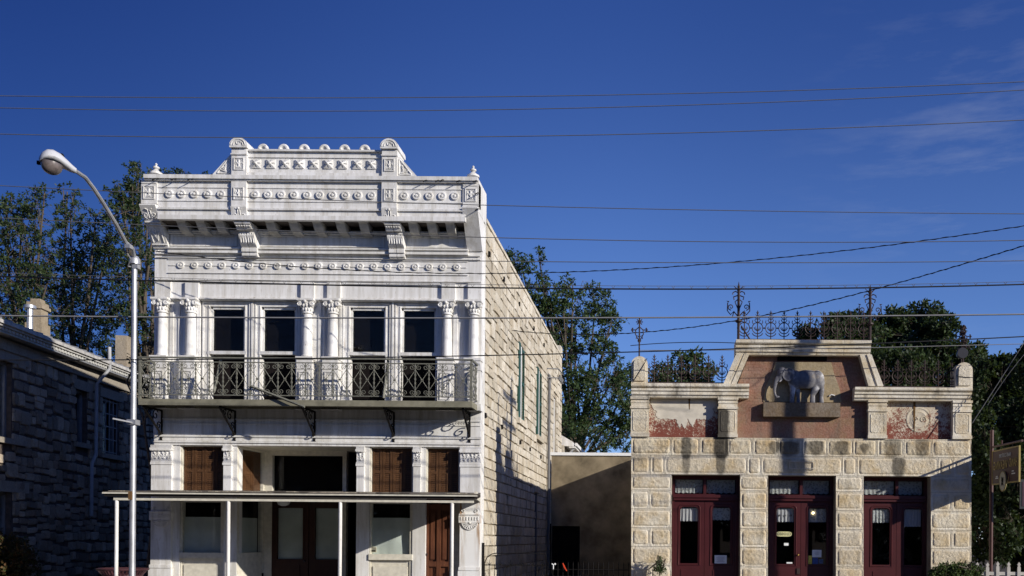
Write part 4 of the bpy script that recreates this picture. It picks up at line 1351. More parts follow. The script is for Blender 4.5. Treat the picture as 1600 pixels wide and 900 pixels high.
m.build('limewash_patch', plain('old_limewash', (0.60, 0.555, 0.47), .9, .1, .12, 5), E)
# round plaster medallion on the other panel
xc, zc = X(1436, .12, 655), ze(654, .12)
MED = m_plaster_red('medallion_plaster', ze(745), ze(640), 3.1, RED)
m = MB().disc_y(xc, zc, [(.315, .145), (.315, .132), (.29, .126), (.27, .132), (.268, .138), (.2, .136), (.19, .13), (.17, .136), (.05, .136)], 32)
md = m.build('medallion', MED, E, smooth=True)
m = MB()
for sx in (-1, 1):
    m.tube([(xc + sx * .1 + q, .134, w_) for q, w_ in spiral(0, zc, .08, .02, 0, 2 * PI * 1.3)], .012, 4)
m.build('monogram', MED, md)
STREAK = plain('rust_brown_streak', (0.13, 0.075, 0.03), .9, .1, .3, 9)
for px, q1, y_ in ((1429, 672, .1235), (1077, 640, .129)):
    x = X(px, .1, 650)
    m = MB().prism([(x - .03, ze(622)), (x + .03, ze(622)), (x + .02, ze(q1 - 14)), (x + .012, ze(q1)), (x - .006, ze(q1)), (x - .018, ze(q1 - 10))], 'y', y_, y_ + .004)
    m.build('drain_streak', STREAK, E)
# corner piers standing on the cornice, round-topped
for p0, p1, q0, q1 in ((986.5, 1012, 558.5, 601), (1493.5, 1520, 564, 604.5)):
    x0, x1 = X(p0, -.1, 580), X(p1, -.1, 580); xc = (x0 + x1) / 2; R = (x1 - x0) / 2
    zb, zt = ze(q1, -.1), ze(q0, -.1)
    def dome(k2): return [(xc - R * k2, zb + (R - R * k2)), (xc + R * k2, zb + (R - R * k2))] + [(xc + R * k2 * math.cos(t), zt - .19 + (.19 - (R - R * k2)) * math.sin(t)) for t in [PI * i / 10 for i in range(11)]]
    pr = MB().prism(dome(1), 'y', -.1, .32).build('corner_pier', TRIMSTONE, E)
    MB().prism(dome(.70), 'y', -.135, -.1).build('panel', ASHLAR, pr)
# raking stone trims of the centre block
zr_t, zr_b = ze(553.5, -.05), ze(602.5, -.05)
for t0, t1, b0, b1 in ((1150.5, 1171, 1129.5, 1150), (1361, 1342.8, 1379.8, 1356.5)):
    o0, i0, o1, i1 = X(t0, -.05, 553), X(t1, -.05, 553), X(b0, -.05, 603), X(b1, -.05, 603)
    for k2, (fa, fb, yf) in enumerate(((0, .40, -.10), (.41, .60, -.07), (.61, 1, -.085))):
        L = lambda t, z_: (o0 + (i0 - o0) * t) if z_ == zr_t else (o1 + (i1 - o1) * t)
        m = MB().prism([(L(fa, zr_t), zr_t), (L(fb, zr_t), zr_t), (L(fb, zr_b), zr_b), (L(fa, zr_b), zr_b)], 'y', yf, .35)
        m.build('raking_trim', TRIMSTONE, E)
# red-washed back wall of the centre block
BR = m_stone('red_washed_brick', (0.225, 0.10, 0.066), (0.285, 0.132, 0.088), (0.23, 0.15, 0.085), .6, .35, .3, 25, True)
WASH = m_stone('red_washed_render', (0.255, 0.118, 0.078), (0.27, 0.125, 0.082), (0.235, 0.155, 0.08), .95, .6, .5, 8, True)
xl_b, xr_b = X(1152, .1, 640), X(1356.5, .1, 640)
xl_t, xr_t = X(1171, .1, 553), X(1343, .1, 553)
zb0, zb1 = ze(684.4, .1), ze(602, .1)
ztp = ze(553, .1)
m = MB().prism([(xl_b, zb0), (xr_b, zb0), (xr_b, zb1), (xr_t, ztp), (xl_t, ztp), (xl_b, zb1)], 'y', .14, .45)
m.build('centre_panel', WASH, E)
m = MB().prism([(X(1130, .5, 603), ze(603, .4)), (X(1380, .5, 603), ze(603, .4)), (xr_t + .2, ztp), (xl_t - .2, ztp)], 'y', .46, .75)
m.build('parapet_back', LIMESTONE, E)
# bricks, each its own object, round the plaster niche
bme = [MB().box(-.5, .5, -1 - q * .12, 0, -.5, .5).mesh('brick', BR) for q in range(3)]
nich = lambda px, py: (1190 < px < 1316) and (560 < py < 652)
bh, bw = .077, .215
row = 0; z = ze(652, .1); allb = []
while z < ztp - .07:
    t = max(0, (z - zb1) / (ztp - zb1)); t2 = max(0, (z + bh - zb1) / (ztp - zb1))
    xa_, xb_ = xl_b + (xl_t - xl_b) * max(t, t2), xr_b + (xr_t - xr_b) * max(t, t2)
    x = xa_ + (-.11 if row % 2 else 0)
    while x < xb_:
        a, b = max(x, xa_), min(x + bw, xb_)
        pxm, pym = PX + (a + b) / 2 * K * D / (D + .1), PY - (z + bh / 2 - CH) * K
        if b - a > .05 and not nich(pxm, pym): allb.append((a + .003, b - .003, z + .0035, z + bh - .0035))
        x += bw
    z += bh; row += 1
for i, (a, b, c0, c1) in enumerate(allb[:300]):
    link(bme[i % 3], 'brick', E, ((a + b) / 2, .145, (c0 + c1) / 2), None, (b - a, .006 + .003 * random.random(), c1 - c0))
# plaster niche and the ledge the elephant stands on
NICHE = m_stone('brown_grey_render', (0.32, 0.25, 0.15), (0.34, 0.27, 0.165), (0.40, 0.30, 0.15), .6, .35, .4, 6, False)
q_ = [(1193, 628), (1315, 628), (1312, 606), (1304, 585), (1299, 565.5), (1212, 565.5), (1207, 582), (1197, 604)]
m = MB().prism([(X(a, .1, b), ze(b, .1)) for a, b in q_], 'y', .118, .142)
m.build('niche', NICHE, E)
yl = -.03
m = MB().box(X(1193, yl, 640), X(1313, yl, 640), yl, .14, ze(651, yl), ze(629, yl))
LEDGE = m.build('ledge', m_stone('ledge_render', (0.15, 0.105, 0.07), (0.16, 0.115, 0.075), (0.19, 0.125, 0.06), .7, .6, .5, 9), E)
# vents: dark broken openings just under the cornice
m = MB().box(X(1215, .1, 560), X(1292, .1, 560), .10, .13, ze(563.5, .1), ze(556, .1)); m.build('dark_slot', DARKROOM, E)

# ---- the elephant
def epx(u, v): return X(1150 + u / 5, -.1, 520 + v / 5), Z(520 + v / 5, -.1, 1262)
def elephant():
    P = MB()
    def E2(u, v, ru, rv, yc_, ry, n=16, m_=12):
        x, z_ = epx(u, v); P.ell((x, yc_, z_), (ru / 5 / K, ry, rv / 5 / K), n, m_)
    def T(pts, radii):
        # chain of overlapping ellipsoids along a curve
        for (u0, v0, y0), (u1, v1, y1), r0, r1 in zip(pts[:-1], pts[1:], radii[:-1], radii[1:]):
            L = math.hypot(u1 - u0, v1 - v0); n = max(2, int(L / 6))
            for i in range(n + 1):
                t = i / n; r = r0 + (r1 - r0) * t
                x, z_ = epx(u0 + (u1 - u0) * t, v0 + (v1 - v0) * t)
                P.ell((x, y0 + (y1 - y0) * t, z_), (r / 5 / K, r / 5 / K, r / 5 / K), 10, 8)
    yb = -.07
    E2(560, 362, 132, 70, yb, .20); E2(470, 362, 62, 74, yb, .18); E2(640, 362, 58, 76, yb, .18); E2(560, 345, 110, 62, yb, .17)
    E2(668, 385, 26, 56, yb, .13)
    E2(365, 312, 42, 50, yb - .03, .16); E2(352, 340, 26, 40, yb - .03, .12); E2(420, 330, 44, 52, yb, .16)
    T([(345, 330, yb - .04), (322, 365, yb - .06), (308, 405, yb - .07), (303, 450, yb - .07), (308, 480, yb - .07), (322, 500, yb - .08), (338, 497, yb - .08)], [23, 19, 15, 12, 10, 9, 7])
    T([(362, 360, yb - .12), (346, 378, yb - .15), (334, 384, yb - .16)], [8, 6, 3])
    T([(452, 400, yb - .03), (447, 450, yb - .03), (442, 500, yb - .03), (440, 533, yb - .04)], [30, 23, 19, 21])
    T([(487, 400, yb + .07), (490, 450, yb + .07), (492, 500, yb + .07), (494, 533, yb + .06)], [28, 20, 16, 18])
    T([(632, 400, yb - .03), (622, 440, yb - .04), (604, 480, yb - .02), (603, 533, yb - .03)], [36, 28, 20, 22])
    T([(668, 400, yb + .06), (676, 440, yb + .05), (674, 490, yb + .08), (676, 533, yb + .07)], [30, 24, 18, 20])
    T([(686, 345, yb), (696, 385, yb - .02), (688, 420, yb), (676, 440, yb)], [9, 6, 5, 6])
    return P
em = plain('elephant_grey', (0.20, 0.205, 0.22), .55, .4, .3, 5)
k = NT('weathered_grey_paint')
n1 = k.noise(k.pos(), 4.5, 6, .7); n2 = k.noise(k.pos((1, 1, 1), (4, 0, 2)), 2.6, 3)
c = k.mix(k.rng(n1, .4, .65), (0.10, 0.10, 0.12), (0.20, 0.195, 0.20))
c = k.mix(k.rng(n2, .56, .64, 0, .9), c, (0.50, 0.50, 0.52))
c = k.mix(k.rng(k.noise(k.pos((1, 1, 1), (1, 5, 2)), 5, 5, .7), .58, .7, 0, .7), c, (0.26, 0.21, 0.14))
k.col(c); k.rgh(.5, .4); k.bump(k.noise(k.pos(), 26, 5), .55, .012)
em = k.m
tmp = elephant().build('elephant_tmp', em)
rm_ = tmp.modifiers.new('r', 'REMESH'); rm_.mode = 'VOXEL'; rm_.voxel_size = .012
sm_ = tmp.modifiers.new('s', 'SMOOTH'); sm_.iterations = 5; sm_.factor = .5
bpy.context.view_layer.update()
me = bpy.data.meshes.new_from_object(tmp.evaluated_get(bpy.context.evaluated_depsgraph_get()))
bpy.data.objects.remove(tmp)
me.name = 'elephant'; me.shade_smooth()
base = Vector((X(1262, -.1, 628), .03, Z(628.5, -.1, 1262)))
for v in me.vertices:                                               # carved in half relief
    v.co.y = .12 + (v.co.y - .13) * .5
    v.co -= base
me.materials.clear(); me.materials.append(em)
EL_ = link(me, 'elephant_statue', None, base)
tag(EL_, 'grey weathered elephant sculpture standing on the ledge of the red panel, facing left', 'statue')
# ear: a thin cupped flap with a rolled rim
m = MB(); vs_, fs_ = [], []
cu, cv = 408, 318
na = 22
ring_ = lambda a: ((38 + 5 * math.cos(2 * a + .6)) * math.cos(a) + (3 if math.sin(a) < 0 else 0), (50 + 5 * math.sin(a)) * math.sin(a) + 3)
for ir in range(5):
    t = (1 - ir / 4)
    for ia in range(na):
        a = 2 * PI * ia / na
        u, v = ring_(a)
        x, z_ = epx(cu + u * t, cv + v * t)
        y = -.235 - .075 * (1 - (1 - t) ** 2) * (.6 + .4 * math.cos(a)) + .02 * math.sin(a * 3) * t + (.02 if ir == 1 else 0)
        vs_.append((x, y, z_))
for ir in range(4):
    for ia in range(na):
        b_ = (ia + 1) % na
        fs_.append((ir * na + ia, ir * na + b_, (ir + 1) * na + b_, (ir + 1) * na + ia))
m.add(vs_, fs_)
n0 = len(m.v)
m.add([(x, y + .05, z_) for x, y, z_ in vs_[:na]], [])
for ia in range(na):
    b_ = (ia + 1) % na; m.f.append((ia, n0 + ia, n0 + b_, b_)); m.t.append(0)
m.tube([(x, y - .005, z_) for x, y, z_ in vs_[:na]], .011, 5, closed=True)
m.v = [(x, .12 + (y - .13) * .5, z_) for x, y, z_ in m.v]
m.build('ear', em, EL_, smooth=True)
xe, z_e = epx(352, 318)
MB().ell((xe, -.065, z_e), (.013, .013, .011), 8, 6).build('eye', BLACK, EL_)
# little broken plaster scrap on the niche behind it
m = MB().tube([P3(1295.5, 619, .1), P3(1299, 616.5, .09), P3(1304, 618, .1)], .016, 5); m.build('plaster_scrap', PAPER_WHITE, E)

# ---- iron cresting and finials along the roofline
def cresting_motif(h, w_):
    m = MB(); t = .014
    m.tube([(0, 0, 0), (0, 0, h * .93)], t, 5)
    m.tube([(0, 0, h * .93), (0, 0, h)], t * 1.2, 4, r1=.002)
    zc = h * .40; rr = min(w_ * .40, h * .24)
    m.tube([(rr * math.cos(a), 0, zc + rr * 1.05 * math.sin(a)) for a in [2 * PI * i / 18 for i in range(18)]], t * .8, 4, closed=True)
    m.tube([(rr * .62 * math.cos(a), 0, zc + .02 + rr * .62 * math.sin(a)) for a in [PI + PI * i / 8 for i in range(9)]], t * .75, 4)
    m.tube([(rr * .98 * math.cos(a), 0, h * .17 + rr * .7 * math.sin(a) + .06) for a in [PI * 1.05 + PI * .9 * i / 8 for i in range(9)]], t * .8, 4)
    for sx in (-1, 1):
        m.tube([(0, 0, zc - rr * .6), (sx * rr * .35, 0, zc), (sx * rr * .42, 0, zc + rr * .35)], t * .8, 4, r1=.004)
        m.tube([(sx * rr * .9, 0, zc), (sx * w_ * .5, 0, zc + .0)], t * .8, 4)
        m.tube([(sx * rr * .75, 0, zc + rr * .75), (sx * rr * 1.0, 0, zc + rr * 1.05), (sx * rr * .9, 0, zc + rr * 1.45)], t * .7, 4)
        m.tube([(sx * rr * .2, 0, zc + rr * 1.05), (sx * rr * .55, 0, zc + rr * 1.5), (sx * rr * .3, 0, zc + rr * 1.7)], t * .7, 4)
        for zq, lq in ((.72, .11), (.82, .085), (.90, .05)):
            m.tube([(0, 0, h * zq - .03), (sx * lq * w_ * 2.1, 0, h * zq + .03)], t * .9, 4, r1=.004)
        m.ell((sx * w_ * .5, 0, zc), (.022, .016, .022), 6, 4)
    m.ell((0, 0, zc + rr * 1.06), (.03, .02, .03), 6, 4)
    return m.mesh('cresting_motif', IRON)
def cresting(pxs, qb, qt, y, w_px):
    h = ze(qt, y) - ze(qb, y); w_ = w_px / K * (D + y) / D
    me_ = cresting_motif(h, w_)
    xs = [X(p, y, qb) for p in pxs]
    m = MB(); m.box(xs[0] - w_ / 2, xs[-1] + w_ / 2, y - .012, y + .012, ze(qb, y) + .0, ze(qb, y) + .03); 
    rail = m.build('cresting_rail', IRON, E)
    for x in xs: link(me_, 'cresting_motif', rail, (x, y, ze(qb, y)))
cresting([1022 + 21.2 * i for i in range(6)], 600.5, 555, .05, 21.2)
cresting([1162.8 + 20.7 * i for i in range(10)], 532, 485, .05, 20.7)
cresting([1381 + 21.2 * i for i in range(6)], 604, 560, .05, 21.2)
def tall_finial(px, qb, qt):
    y = .05; x = X(px, y, (qb + qt) / 2); zb, zt = ze(qb, y) - .02, ze(qt, y); h = zt - zb
    m = MB(); m.tube([(x, y, zb), (x, y, zt - .1)], .034, 6)
    m.tube([(x, y, zt - .22), (x, y, zt)], .045, 6, r1=.004)
    p = m.build('finial_post', IRON, E)
    m = MB(); zc = zt - .62
    for sx in (-1, 1):
        m.tube([(x + sx * .02, y, zt - .2), (x + sx * .13, y, zt - .1)], .02, 4, r1=.004)
        m.tube([(x, y, zt - .28), (x + sx * .08, y, zt - .24), (x + sx * .14, y, zt - .27), (x + sx * .15, y, zt - .32)], .014, 4)
        m.tube([(x + sx * .02, y, zt - .34), (x + sx * .13, y, zt - .38), (x + sx * .11, y, zt - .45)], .015, 4)
        m.tube([(x, y, zt - .42), (x + sx * .09, y, zt - .5), (x + sx * .04, y, zt - .62), (x, y, zt - .72)], .013, 4)
        m.tube([(x + sx * .0, y, zt - .88), (x + sx * .12, y, zt - .74), (x + sx * .2, y, zt - .82), (x + sx * .28, y, zt - .72), (x + sx * .27, y, zt - .52)], .015, 4)
        m.tube([(x + q * sx + sx * .19, y, w_) for q, w_ in spiral(0, zt - .63, .08, .015, -PI / 2, 2 * PI * 1.1, 12)], .013, 4)
        m.tube([(x + sx * .24, y, zt - .5), (x + sx * .3, y, zt - .48)], .02, 4, r1=.004)
        m.tube([(x + sx * .12, y, zt - .76), (x + sx * .16, y, zt - .9), (x + sx * .2, y, zt - .88)], .013, 4)
    m.build('finial_scrollwork', IRON, p)
    m = MB().lathe(x, y, [(.05, zc - .40), (.09, zc - .37), (.09, zc - .34), (.04, zc - .32)], 8); m.build('collar', IRON, p)
tall_finial(1154, 532, 441)
tall_finial(1359.5, 533, 444)
MB().tube([P3(1158, 509, .05), P3(1172, 531, .05)], .02, 5).build('brace', IRON, E)
# corner finials
def corner_finial(px, qb, qt, leafy):
    y = .05; x = X(px, y, (qb + qt) / 2); zb, zt = ze(qb, y) - .03, ze(qt, y)
    p = MB().tube([(x, y, zb), (x, y, zt)], .02, 6).build('finial_post', IRON, E)
    m = MB(); h = zt - zb
    for k2 in range(8):
        a = 2 * PI * k2 / 8
        m.tube([(x, y, zt - .08), (x + .075 * math.cos(a), y, zt - .08 + .075 * math.sin(a))], .012, 4)
        m.ell((x + .075 * math.cos(a), y, zt - .08 + .075 * math.sin(a)), (.016, .014, .016), 6, 4)
    zc = zt - .30
    for sx in (-1, 1):
        m.tube([(x, y, zc + .1), (x + sx * .09, y, zc + .02), (x + sx * .1, y, zc - .08), (x + sx * .05, y, zc - .18), (x, y, zc - .26)], .013, 4)
        m.tube([(x + sx * .08, y, zc + .02), (x + sx * .17, y, zc + .02)], .013, 4)
        for a in (0, 1, -1): m.ell((x + sx * (.17 + .02 * (a == 0)), y, zc + .02 + .035 * a), (.022, .018, .022), 6, 4)
        m.tube([(x, y, zc - .16), (x + sx * .06, y, zc - .12), (x + sx * .08, y, zc - .2)], .012, 4)
        m.tube([(x, y, zc - .3), (x + sx * .04, y, zc - .24)], .014, 4)
    m.build('finial_scrollwork', IRON, p)
    if leafy:
        m = MB(); rr = random.Random(9)
        for k2 in range(60):
            t = rr.random(); rad = .05 + .13 * (1 - t)
            a = rr.uniform(0, 2 * PI)
            m.ell((x + rad * math.cos(a) * rr.random(), y + .1 * math.sin(a), zb + .28 + (h - .3) * t), (.03, .03, .03), 5, 4)
        m.build('finial_cluster', IRON, p)
corner_finial(999, 559, 500, False)
corner_finial(1505, 566, 506, True)
# round grey floodlight clamped to the right-hand corner pier
p = P3(1503.5, 552, -.1)
m = MB()
m.v = []
q = MB().disc_y(p.x, p.z, [(.02, .22), (.09, .2), (.115, .1), (.13, -.02), (.132, -.06), (.12, -.06)], 18)
q.v = [(x, y - .1, z_) for x, y, z_ in q.v]
FL = q.build('floodlight', plain('dark_grey_enamel', (0.022, 0.022, 0.03), .45, .4), None, tuple(p), smooth=True)
tag(FL, 'round dark grey floodlight on the right corner pier of the elephant building', 'floodlight')
MB().tube([(p.x, -.02, p.z - .1), (p.x, 0, ze(567, 0))], .02, 5).build('clamp', IRON, FL)
# thin cable sagging over the stone of both corner piers
MB().tube([P3(1011, 560, -.12), P3(1003, 575, -.15), P3(987, 600, -.14)], .008, 4).build('stay_cable', WIRE_BLACK, E)
MB().tube([P3(1494, 587, -.15), P3(1506, 589, -.155), P3(1520, 590, -.14)], .008, 4).build('stay_cable', WIRE_BLACK, E)

# ---- the three double doors, set deep in the stone
LACE = m_cloth('lace', (0.72, 0.75, 0.74), .45, 60)
COTTON = m_cloth('cotton', (0.72, 0.72, 0.74), .05, 60)
def valance(x0, x1, z0, z1, y, scal=7, folds=5, seed=0, amp=.012):
    vs_, fs_ = [], []
    nx, nz_ = scal * 6, 6
    for j in range(nz_ + 1):
        for i in range(nx + 1):
            t = i / nx; s_ = j / nz_
            zl = z0 + (.022 * (1 - abs(math.sin(PI * t * scal))) if scal else 0)
            vs_.append((x0 + (x1 - x0) * t, y + amp * math.sin(2 * PI * folds * t + seed) * (.4 + .6 * (1 - s_)), zl + (z1 - zl) * s_))
    for j in range(nz_):
        for i in range(nx):
            a = j * (nx + 1) + i; fs_.append((a, a + 1, a + nx + 2, a + nx + 1))
    return MB().add(vs_, fs_)
YD = .36
for di, (p0, p1) in enumerate(doors):
    x0, x1 = X(p0, 0, 800), X(p1, 0, 800)
    off = 1053.5 - 1049.5
    pl0, pm, pr1 = X(p0 + 3.5, YD, 800), X(p0 + 51.5, YD, 800), x1
    zt = zlin
    ztr0, ztr1 = ze(773, YD), ze(750, YD)                            # transom glass
    zh = ze(784, YD)                                                # leaf top
    m = MB()
    m.box(x0 + .001, x0 + .075, YD - .02, YD + .1, 0.02, zt - .001); m.box(x1 - .075, x1 - .001, YD - .02, YD + .1, 0.02, zt - .001)
    m.box(x0 + .075, x1 - .075, YD - .02, YD + .1, ztr1, zt - .001)
    m.box(x0 + .075, x1 - .075, YD - .02, YD + .1, zh + .002, ztr0)
    m.box(pm - .035, pm + .035, YD - .02, YD + .1, ztr0, ztr1)
    m.box(x0 + .03, x1 - .03, YD - .09, YD - .02, ze(779, YD), ze(774.5, YD)); m.box(x0 + .05, x1 - .05, YD - .06, YD - .02, ze(783, YD), ze(779, YD) - .002)
    fr = m.build('door_frame', MAROON, E)
    for a, b in ((x0 + .075, pm - .035), (pm + .035, x1 - .075)):
        tw = MB().box(a + .01, b - .01, YD + .04, YD + .046, ztr0 + .01, ztr1 - .01).build('transom_pane', GLASS, fr)
        valance(a + .02, b - .02, ztr0 + .02, ztr1 - .01, YD + .10, 5, 7, di, .008).build('lace_curtain', LACE, fr)
    for li, (a, b) in enumerate(((x0 + .077, pm - .004), (pm + .004, x1 - .077))):
        g0, g1 = (X(p0 + 13.5, YD, 830), X(p0 + 41.2, YD, 830)) if li == 0 else (X(p0 + 63.5, YD, 830), X(p0 + 91.5, YD, 830))
        b = min(b, g1 + .17) if li else b
        b = x1 - .077 if li else b
        zg0, zg1 = ze(881.5, YD), ze(793, YD)
        rc = .09
        m = MB(); yb_, yf_ = YD + .06, YD + .01
        m.box(a, g0, yf_, yb_, .03, zh); m.box(g1, b, yf_, yb_, .03, zh)
        m.box(g0, g1, yf_, yb_, zg1, zh); m.box(g0, g1, yf_, yb_, .03, zg0)
        for cx, sx in ((g0, 1), (g1, -1)):                           # rounded top corners of the light
            pts = [(cx, zg1)] + [(cx + sx * (rc - rc * math.cos(t)), zg1 - rc + rc * math.sin(t)) for t in [PI / 2 * i / 5 for i in range(6)]]
            m.prism(pts, 'y', yf_ + .001, yb_ - .001)
        leaf = m.build('door', MAROON, E)
        m = MB()
        e = .045
        pts = [(g0 - e, zg0 - e), (g1 + e, zg0 - e), (g1 + e, zg1 - rc + e)] + [(g1 + e - rc + rc * math.cos(t), zg1 + e - rc + rc * math.sin(t)) for t in [PI / 2 * i / 5 for i in range(1, 6)]] + [(g0 - e + rc - rc * math.sin(t), zg1 + e - rc + rc * math.cos(t)) for t in [PI / 2 * i / 5 for i in range(6)]]
        m.tube([(x, yf_, z_) for x, z_ in pts], .018, 6, closed=True)
        m.build('moulding', MAROON, leaf)
        m = MB().box(g0 + .02, g1 - .02, yf_ - .012, yf_ + .002, .2, zg0 - .16); m.build('panel', MAROON, leaf)
        MB().box(g0, g1, YD + .03, YD + .036, zg0, zg1).build('pane', GLASS, leaf)
        zc1 = ze(794.5, YD)
        if (di, li) == (2, 1):
            cu_ = valance(g0 + .0, g1 - .01, ze(822, YD), zc1, YD + .09, 0 or 6, 6, 2, .012)
        elif (di, li) == (0, 1): cu_ = valance(g0, g1, ze(814, YD), zc1, YD + .09, 5, 2, 1, .008)
        else: cu_ = valance(g0, g1, ze(816, YD), zc1, YD + .09, 7 if li == 0 else 9, 5 - li * 2, di + li, .014)
        cu_.build('curtain', LACE if (di, li) in ((0, 1), (2, 0), (1, 1)) else COTTON, leaf, smooth='all')
        if (di, li) == (1, 0):
            for q in range(3):                                       # three dark printed sprigs on the curtain
                x = g0 + (g1 - g0) * (.18 + .31 * q); z_ = ze(805.5, YD)
                m = MB().ell((x, YD + .07, z_), (.03, .004, .026), 8, 6); m.build('curtain_motif', WIRE_GREY, leaf)
    xk = pm
    if di == 1:
        MB().ell((X(1247, YD, 867), YD - .03, ze(867, YD)), (.026, .03, .026), 10, 8).build('knob', plain('brass', (0.55, 0.38, 0.12), .3, .5, .1, 5, .9), fr, smooth=True)
        MB().box(X(1245, YD, 890), X(1250, YD, 890), YD - .015, YD + .01, ze(897, YD), ze(888, YD)).build('lock_plate', IRON, fr)
    for zq in (2.1,): pass
MB().box(EL + .41, ER - .41, 1.2, 1.25, .02, 4.2).build('inner_partition', DARKROOM, E)

# ---- things fixed inside the door glass
yg = YD + .022
def sign_at(name, label, cat, p0, p1, q0, q1, m, shape=None, th=.006):
    xa_, xb_, za_, zb2 = X(p0, yg, (q0 + q1) / 2), X(p1, yg, (q0 + q1) / 2), ze(q1, yg), ze(q0, yg)
    r_ = MB()
    if shape == 'oval':
        xc_, zc_, rx, rz = (xa_ + xb_) / 2, (za_ + zb2) / 2, (xb_ - xa_) / 2, (zb2 - za_) / 2
        pts = [(xc_ + rx * (abs(math.cos(t)) ** .45) * (1 if math.cos(t) > 0 else -1), zc_ + rz * (abs(math.sin(t)) ** .7) * (1 if math.sin(t) > 0 else -1)) for t in [2 * PI * (i + .5) / 28 for i in range(28)]]
        r_.prism(pts, 'y', yg - th, yg)
    else: r_.box(xa_, xb_, yg - th, yg, za_, zb2)
    o = r_.build(name, m, None, ((xa_ + xb_) / 2, yg, (za_ + zb2) / 2))
    return tag(o, label, cat), (xa_ + xb_) / 2, (za_ + zb2) / 2
CS, sx_, sz_ = sign_at('closed_sign', 'oval cream closed sign in the glass of the middle shop door', 'sign', 1212.8, 1237, 830.8, 838.6, plain('sign_cream', (0.62, 0.60, 0.32), .6, .3, .05), 'oval')
link(text_mesh('CLOSED', .098, .002, BLACK, True), 'lettering', CS, (sx_, yg - .0085, sz_))
sign_at('door_card', 'small white card below the oval sign in the middle door', 'card', 1225, 1232, 848.5, 852.7, PAPER_WHITE)
sign_at('door_strip', 'narrow white sticker at the bottom of the middle door glass, left leaf', 'sticker', 1229, 1238, 878.5, 880.8, PAPER_WHITE)
def lines(o, xc, zc, w_, n, dz, y):
    for k2 in range(n):
        q = MB().box(xc - w_ / 2 * random.uniform(.6, 1), xc + w_ / 2 * random.uniform(.6, 1), y - .002, y, zc - k2 * dz - .006, zc - k2 * dz); q.build('print_line', WIRE_GREY, o)
o, a, b = sign_at('door_notice', 'white typed notice in the right leaf of the left maroon door', 'notice', 1116.5, 1135.5, 868.5, 882, PAPER_WHITE); lines(o, a, b + .07, .22, 6, .025, yg - .0075)
o, a, b = sign_at('door_notice', 'white notice in the right leaf of the middle maroon door, above the leaflets', 'notice', 1269, 1283.5, 859, 870.5, PAPER_WHITE); lines(o, a, b + .04, .12, 3, .03, yg - .0075)
sign_at('leaflet', 'yellow and pale leaflet at the bottom left of the middle door glass', 'leaflet', 1261.5, 1268.5, 868, 881, plain('leaflet_yellow', (0.6, 0.5, 0.08), .5, .3, .4, 30))
sign_at('leaflet', 'dark blue leaflet with pale print at the bottom of the middle door glass', 'leaflet', 1269.5, 1278, 871, 881, plain('leaflet_blue', (0.03, 0.07, 0.25), .5, .3, .6, 40))
sign_at('leaflet', 'small dull blue leaflet beside the dark blue one in the middle door', 'leaflet', 1279, 1286, 873.5, 880.5, plain('leaflet_slate', (0.06, 0.10, 0.2), .5, .3, .6, 40))
# the bare bulb lit inside the middle door
bp = P3(1270.5, 801.5, YD + .075)
bm2 = NT('lit_bulb'); bm2.b.inputs['Emission Color'].default_value = (1, .75, .4, 1); bm2.b.inputs['Emission Strength'].default_value = 9
q = MB().ell(bp, (.028, .02, .028), 10, 8).build('light_bulb', bm2.m, None, tuple(bp), smooth=True)
tag(q, 'small glowing bulb hanging behind the glass of the middle door', 'light bulb')
MB().tube([bp + Vector((0, 0, .03)), bp + Vector((0, 0, .5))], .006, 4).build('flex', BLACK, q)

# ================================================================== THE RUBBLE STONE HOUSE ON THE LEFT
HA = Vector((-18.55, -.2, 0)); HU = Vector((-.9, 8.0, 0)).normalized(); HN = Vector((HU.y, -HU.x, 0))
HL = 13.5
H = thing('stone_house', 'shaded grey rubble-stone house with a tin roof and two chimneys at the left', 'house', tuple(HA + HU * 5 - HN * 3))
def hp(px, py, out=0.0):
    p = hit(px, py, HA + HN * out, HN)
    return (p - HA).dot(HU), p.z
def hw(t, z, out=0.0):
    p = HA + HU * t + HN * out
    return (p.x, p.y, z)
def hbox(m, t0, t1, z0, z1, o0, o1):
    n = len(m.v); m.box(t0, t1, o0, o1, z0, z1)
    for i in range(n, len(m.v)):
        t, o, z_ = m.v[i]; m.v[i] = hw(t, z_, o)
    return m
ZG = 7.15                                                           # eaves
def opening(p0, p1, q0, q1):
    t0, a = hp(p0, q0); t1, b = hp(p1, q1)
    _, zt = hp((p0 + p1) / 2, q0); _, zb = hp((p0 + p1) / 2, q1)
    return t0, t1, zb, zt
ops = [opening(-14, 18.5, 562, 683), opening(-14, 18.5, 768, 900), opening(119, 136, 610, 692), opening(160, 185, 624, 710)]
ops[1] = (ops[1][0], ops[1][1], 0.2, ops[1][3])
m = MB()
cuts = sorted(ops, key=lambda o: (o[0], o[2]))
prev = -3.0
for o in [ops[0], ops[2], ops[3]]:
    hbox(m, prev, o[0], 0, ZG, -.5, -.02)
    if o is ops[0]:
        hbox(m, o[0], o[1], 0, ops[1][2], -.5, -.02); hbox(m, o[0], o[1], ops[1][3], o[2], -.5, -.02)
    else: hbox(m, o[0], o[1], 0, o[2], -.5, -.02)
    hbox(m, o[0], o[1], o[3], ZG, -.5, -.02)
    prev = o[1]
hbox(m, prev, HL, 0, ZG, -.5, -.02)
hbox(m, -3, -2.5, 0, ZG, -8, -.5); hbox(m, HL - .5, HL, 0, ZG, -8, -.5); hbox(m, -3, HL, 0, ZG, -8.5, -8)
m.build('wall', RUBBLE_MORTAR, H)
hbox(MB(), -2.5, HL - .5, .1, ZG, -3.2, -3).build('interior', DARKROOM, H)
